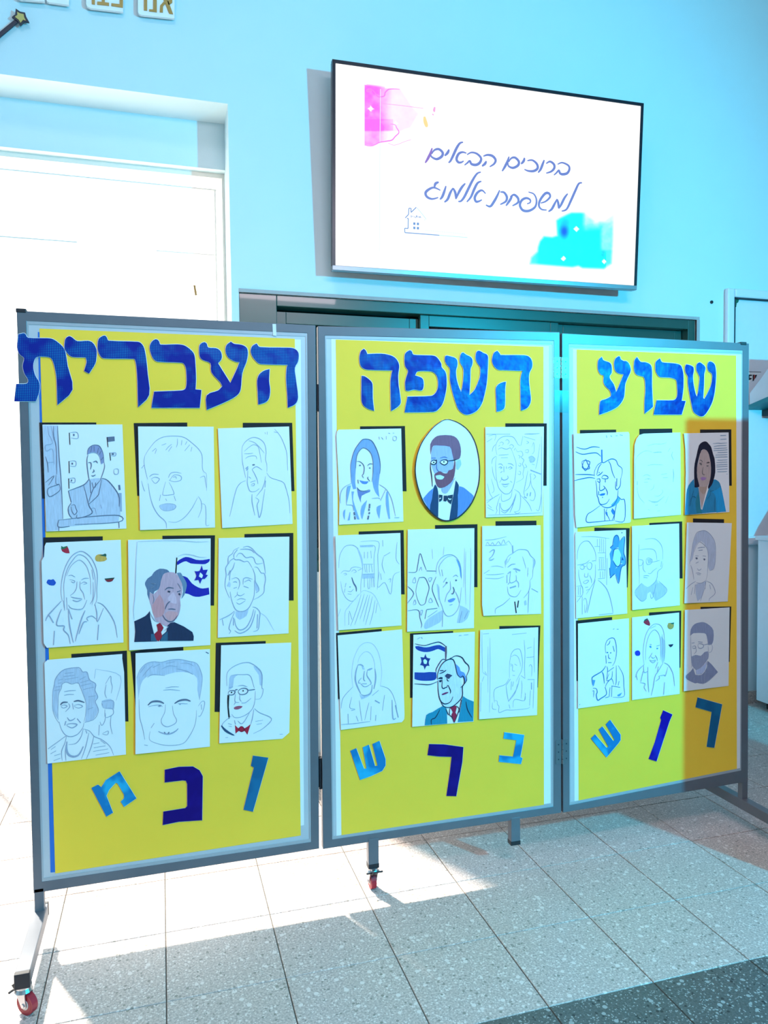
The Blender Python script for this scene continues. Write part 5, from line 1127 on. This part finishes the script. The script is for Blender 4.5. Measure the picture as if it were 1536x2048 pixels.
L 1.2 3f78b0 850,300 880,290 | 930,300 970,298 | 150,1890 155,1870
@ 1255 1215 10.504 pencil sketch of a long-haired woman with strawberry, orange and blue berry stickers
P 95,210 1085,105 1095,1815 95,1945
K 455,105 1130,65 1112,1265 470,1265
L 1.1 b 350,1200 330,1000 340,800 380,600 450,450 540,360 620,345 700,380 760,500 780,680 790,900 770,1130
L 1.0 b 380,1100 385,900 410,720 470,560 560,470 640,520 690,660 700,900 690,1100 | 480,440 600,380 | 730,560 750,800 740,1050
F hair_shade a 700,600 780,700 780,1050 740,1200 700,1000
F eye 4a90d8 455,815 490,800 510,840 480,855
F eye_far 4a90d8 605,850 640,845 645,870 615,880
L 1.4 b 470,770 510,780 | 610,810 680,790 | 520,950 490,1010 450,1070 | 580,1000 620,1060 630,1120 | 500,1030 540,1065 580,1040 | 460,1100 520,1120 590,1110 540,1160 470,1120 | 640,1150 590,1280
L 1.6 b 350,1200 220,1330 170,1470 | 180,1400 210,1520 | 340,1220 350,1360 430,1340 | 430,1250 430,1500 450,1780 | 330,1340 280,1560 | 740,1180 640,1350 580,1450 540,1680 500,1850 | 650,1240 630,1360 | 660,1440 670,1490 590,1550 | 660,1440 770,1420 800,1430 850,1250 | 770,1160 870,1220 960,1400 990,1650 | 780,1570 760,1830 | 270,1580 370,1600 350,1680 400,1760
F strawberry a41c3a 340,300 400,240 440,260 475,340 465,385 400,365 350,330
F leaf 1d5a4a 340,300 360,255 420,225 430,250 380,280
F orange b89850 840,380 860,325 930,325 975,360 960,430 900,460 850,430
F orange_leaf 1d6a5a 900,325 980,315 975,350 930,350
F berries 1830c0 155,950 180,910 240,905 270,960 250,1010 180,1010
F melon 1a2a4a 858,780 965,768 940,815 900,835
@ 1360 1205 11.07 grey shaded pencil bust of a bearded man with round glasses on dim paper
P 110,165 1098,108 1075,1845 85,1965
K 455,98 1135,88 1100,1315 470,1315
F hair 8e98b8 225,740 240,590 320,480 440,440 540,440 660,510 740,620 740,830 700,930 620,940 590,740 540,680 300,680 250,720
F beard 98a0bc 250,1200 350,1160 460,1180 540,1100 620,1080 630,1230 540,1350 440,1460 360,1500 270,1400
F coat 8790b0 130,1620 220,1540 290,1450 340,1600 480,1600 590,1450 610,1290 700,1370 840,1540 640,1720 500,1800 380,1780 330,1790 150,1700
F shirt b8c4e6 350,1500 470,1440 600,1300 560,1480 480,1580 360,1590
L 1.1 b 240,740 240,960 250,1200 260,1440 | 620,960 630,1200 540,1350 440,1460 | 700,930 720,1000 690,1090 630,1110
L 1.6 b 400,930 440,910 510,930 520,980 470,1015 410,1000 400,930 | 270,980 330,960 350,1000 310,1020 270,1000 | 520,940 620,920 690,930 | 400,870 500,880 | 260,900 320,890
L 1.2 b 350,1000 360,1080 310,1140 | 310,1260 380,1240 450,1240 | 330,1300 430,1310 | 250,1200 400,1170 | 130,1620 220,1540 | 840,1540 640,1730 500,1810 | 470,1560 480,1760 | 560,1500 540,1780 | 590,1300 620,1480
"""
PCOL = {'a': (0.50, 0.56, 0.70), 'b': (0.33, 0.38, 0.52), 'c': (0.13, 0.155, 0.24), 'k': (0.010, 0.011, 0.016)}
def pcolor(c):
    m = mat('mark_' + c, PCOL[c] if c in PCOL else hexc(c), .75, var=0.24 if c not in 'kc' else .1, scale=26)
    nt = m.node_tree
    if 'Mapping' not in nt.nodes:                       # slanting pencil grain
        mp = nt.nodes.new('ShaderNodeMapping'); mp.inputs['Rotation'].default_value = (0, 0.7, 0); mp.inputs['Scale'].default_value = (9, 9, 1.3)
        nz = nt.nodes['Noise Texture']; nt.links.new(nt.nodes['Texture Coordinate'].outputs['Object'], mp.inputs['Vector']); nt.links.new(mp.outputs['Vector'], nz.inputs['Vector'])
    return m
DPAPER = mat('drawing_paper', (0.80, 0.81, 0.83), .75, var=.015, scale=14); BCARD = mat('black_card', (0.006, 0.006, 0.010), .8)
PXM = 0.00163
cur = None; recs = []
for ln in DRAW.strip().splitlines():
    c, rest = ln[0], ln[2:]
    if c == '@':
        t = rest.split(' ', 3); cur = dict(x=float(t[0]), y=float(t[1]), s=float(t[2]), lab=t[3], F=[], L=[], K=None); recs.append(cur)
    elif c == 'P': cur['P'] = pts(rest)
    elif c == 'K': cur['K'] = pts(rest)
    elif c == 'F': t = rest.split(' ', 2); cur['F'].append((t[0], t[1], pts(t[2])))
    else: t = rest.split(' ', 2); cur['L'] += [(float(t[0]), t[1], pts(q)) for q in t[2].split('|')]
rnd = random.Random(3)
for d in recs:
    pxy = lambda p: (d['x'] + p[0] / d['s'], d['y'] + p[1] / d['s'])
    PP = [pxy(p) for p in d['P']]; xl = min(p[0] for p in PP); xr = max(p[0] for p in PP); lift = rnd.uniform(.002, .006)
    def place(p, layer): return B(p[0], p[1], .0002 + lift * (xr - p[0]) / (xr - xl) + layer * .00022)
    by = max(p[1] for p in PP)
    rt = root('portrait_drawing', d['lab'], 'drawing', tuple(B((xl + xr) / 2, by, .001)), 'portrait drawings on the display board')
    k = MB(); k.prism([place(p, 0) for p in PP], (0, .0003, 0)); k.build('paper', DPAPER, rt)
    if d['K']:
        k = MB(); k.prism([B(*pxy(p), -.0004) for p in d['K']], (0, .0003, 0)); k.build('backing_card', BCARD, rt)
    for i, (nm, c, pg) in enumerate(d['F']):
        k = MB(); k.flat([place(pxy(p), 1 + i * .5) for p in smooth_poly(pg, 2)]); k.build(nm, pcolor(c), rt)
    cols = []; k = MB(); top = 2 + len(d['F']) * .5
    for wd_, c, pg in d['L']:
        if c not in cols: cols.append(c)
        sp_ = spline([pxy(p) for p in pg], 4)
        k.ribbon([place(p, top + (.3 if c == 'k' else 0)) for p in sp_], wd_ * PXM, (0, -1, 0), cols.index(c), len(pg) > 2)
    k.build('drawn_lines', [pcolor(c) for c in cols], rt)['kind'] = 'stuff'

# ------------------------------------------------------------------ unseen screen added to keep the blue lamp off part of the third panel
ps = root('added_shade_screen', 'grey screen added out of view to shade part of the display board', 'light blocker', (2.72, -0.55, 0))
k = MB(); x0, x1, yq, z0, z1 = 2.215, 3.2, -0.55, 0.15, 1.80
for a, c in (((x0, z0), (x0 + .03, z1)), ((x1 - .03, z0), (x1, z1)), ((x0 + .03, z1 - .03), (x1 - .03, z1)), ((x0 + .03, z0), (x1 - .03, z0 + .03))): k.box((a[0], yq - .015, a[1]), (c[0], yq + .015, c[1]))
k.build('frame', FRAME, ps)
k = MB(); k.box((x0 + .03, yq - .008, z0 + .03), (x1 - .03, yq + .008, z1 - .03)); k.build('panel', BOARD, ps)
for x in (x0 + .05, x1 - .09):
    k = MB(); k.box((x, yq - .22, 0), (x + .04, yq + .22, .03)); k.box((x, yq - .015, .03), (x + .04, yq + .015, z0)); k.build('foot', FRAME, ps)

# ------------------------------------------------------------------ tidy helper properties
for o in bpy.data.objects:
    if '_o' in o.keys(): del o['_o']
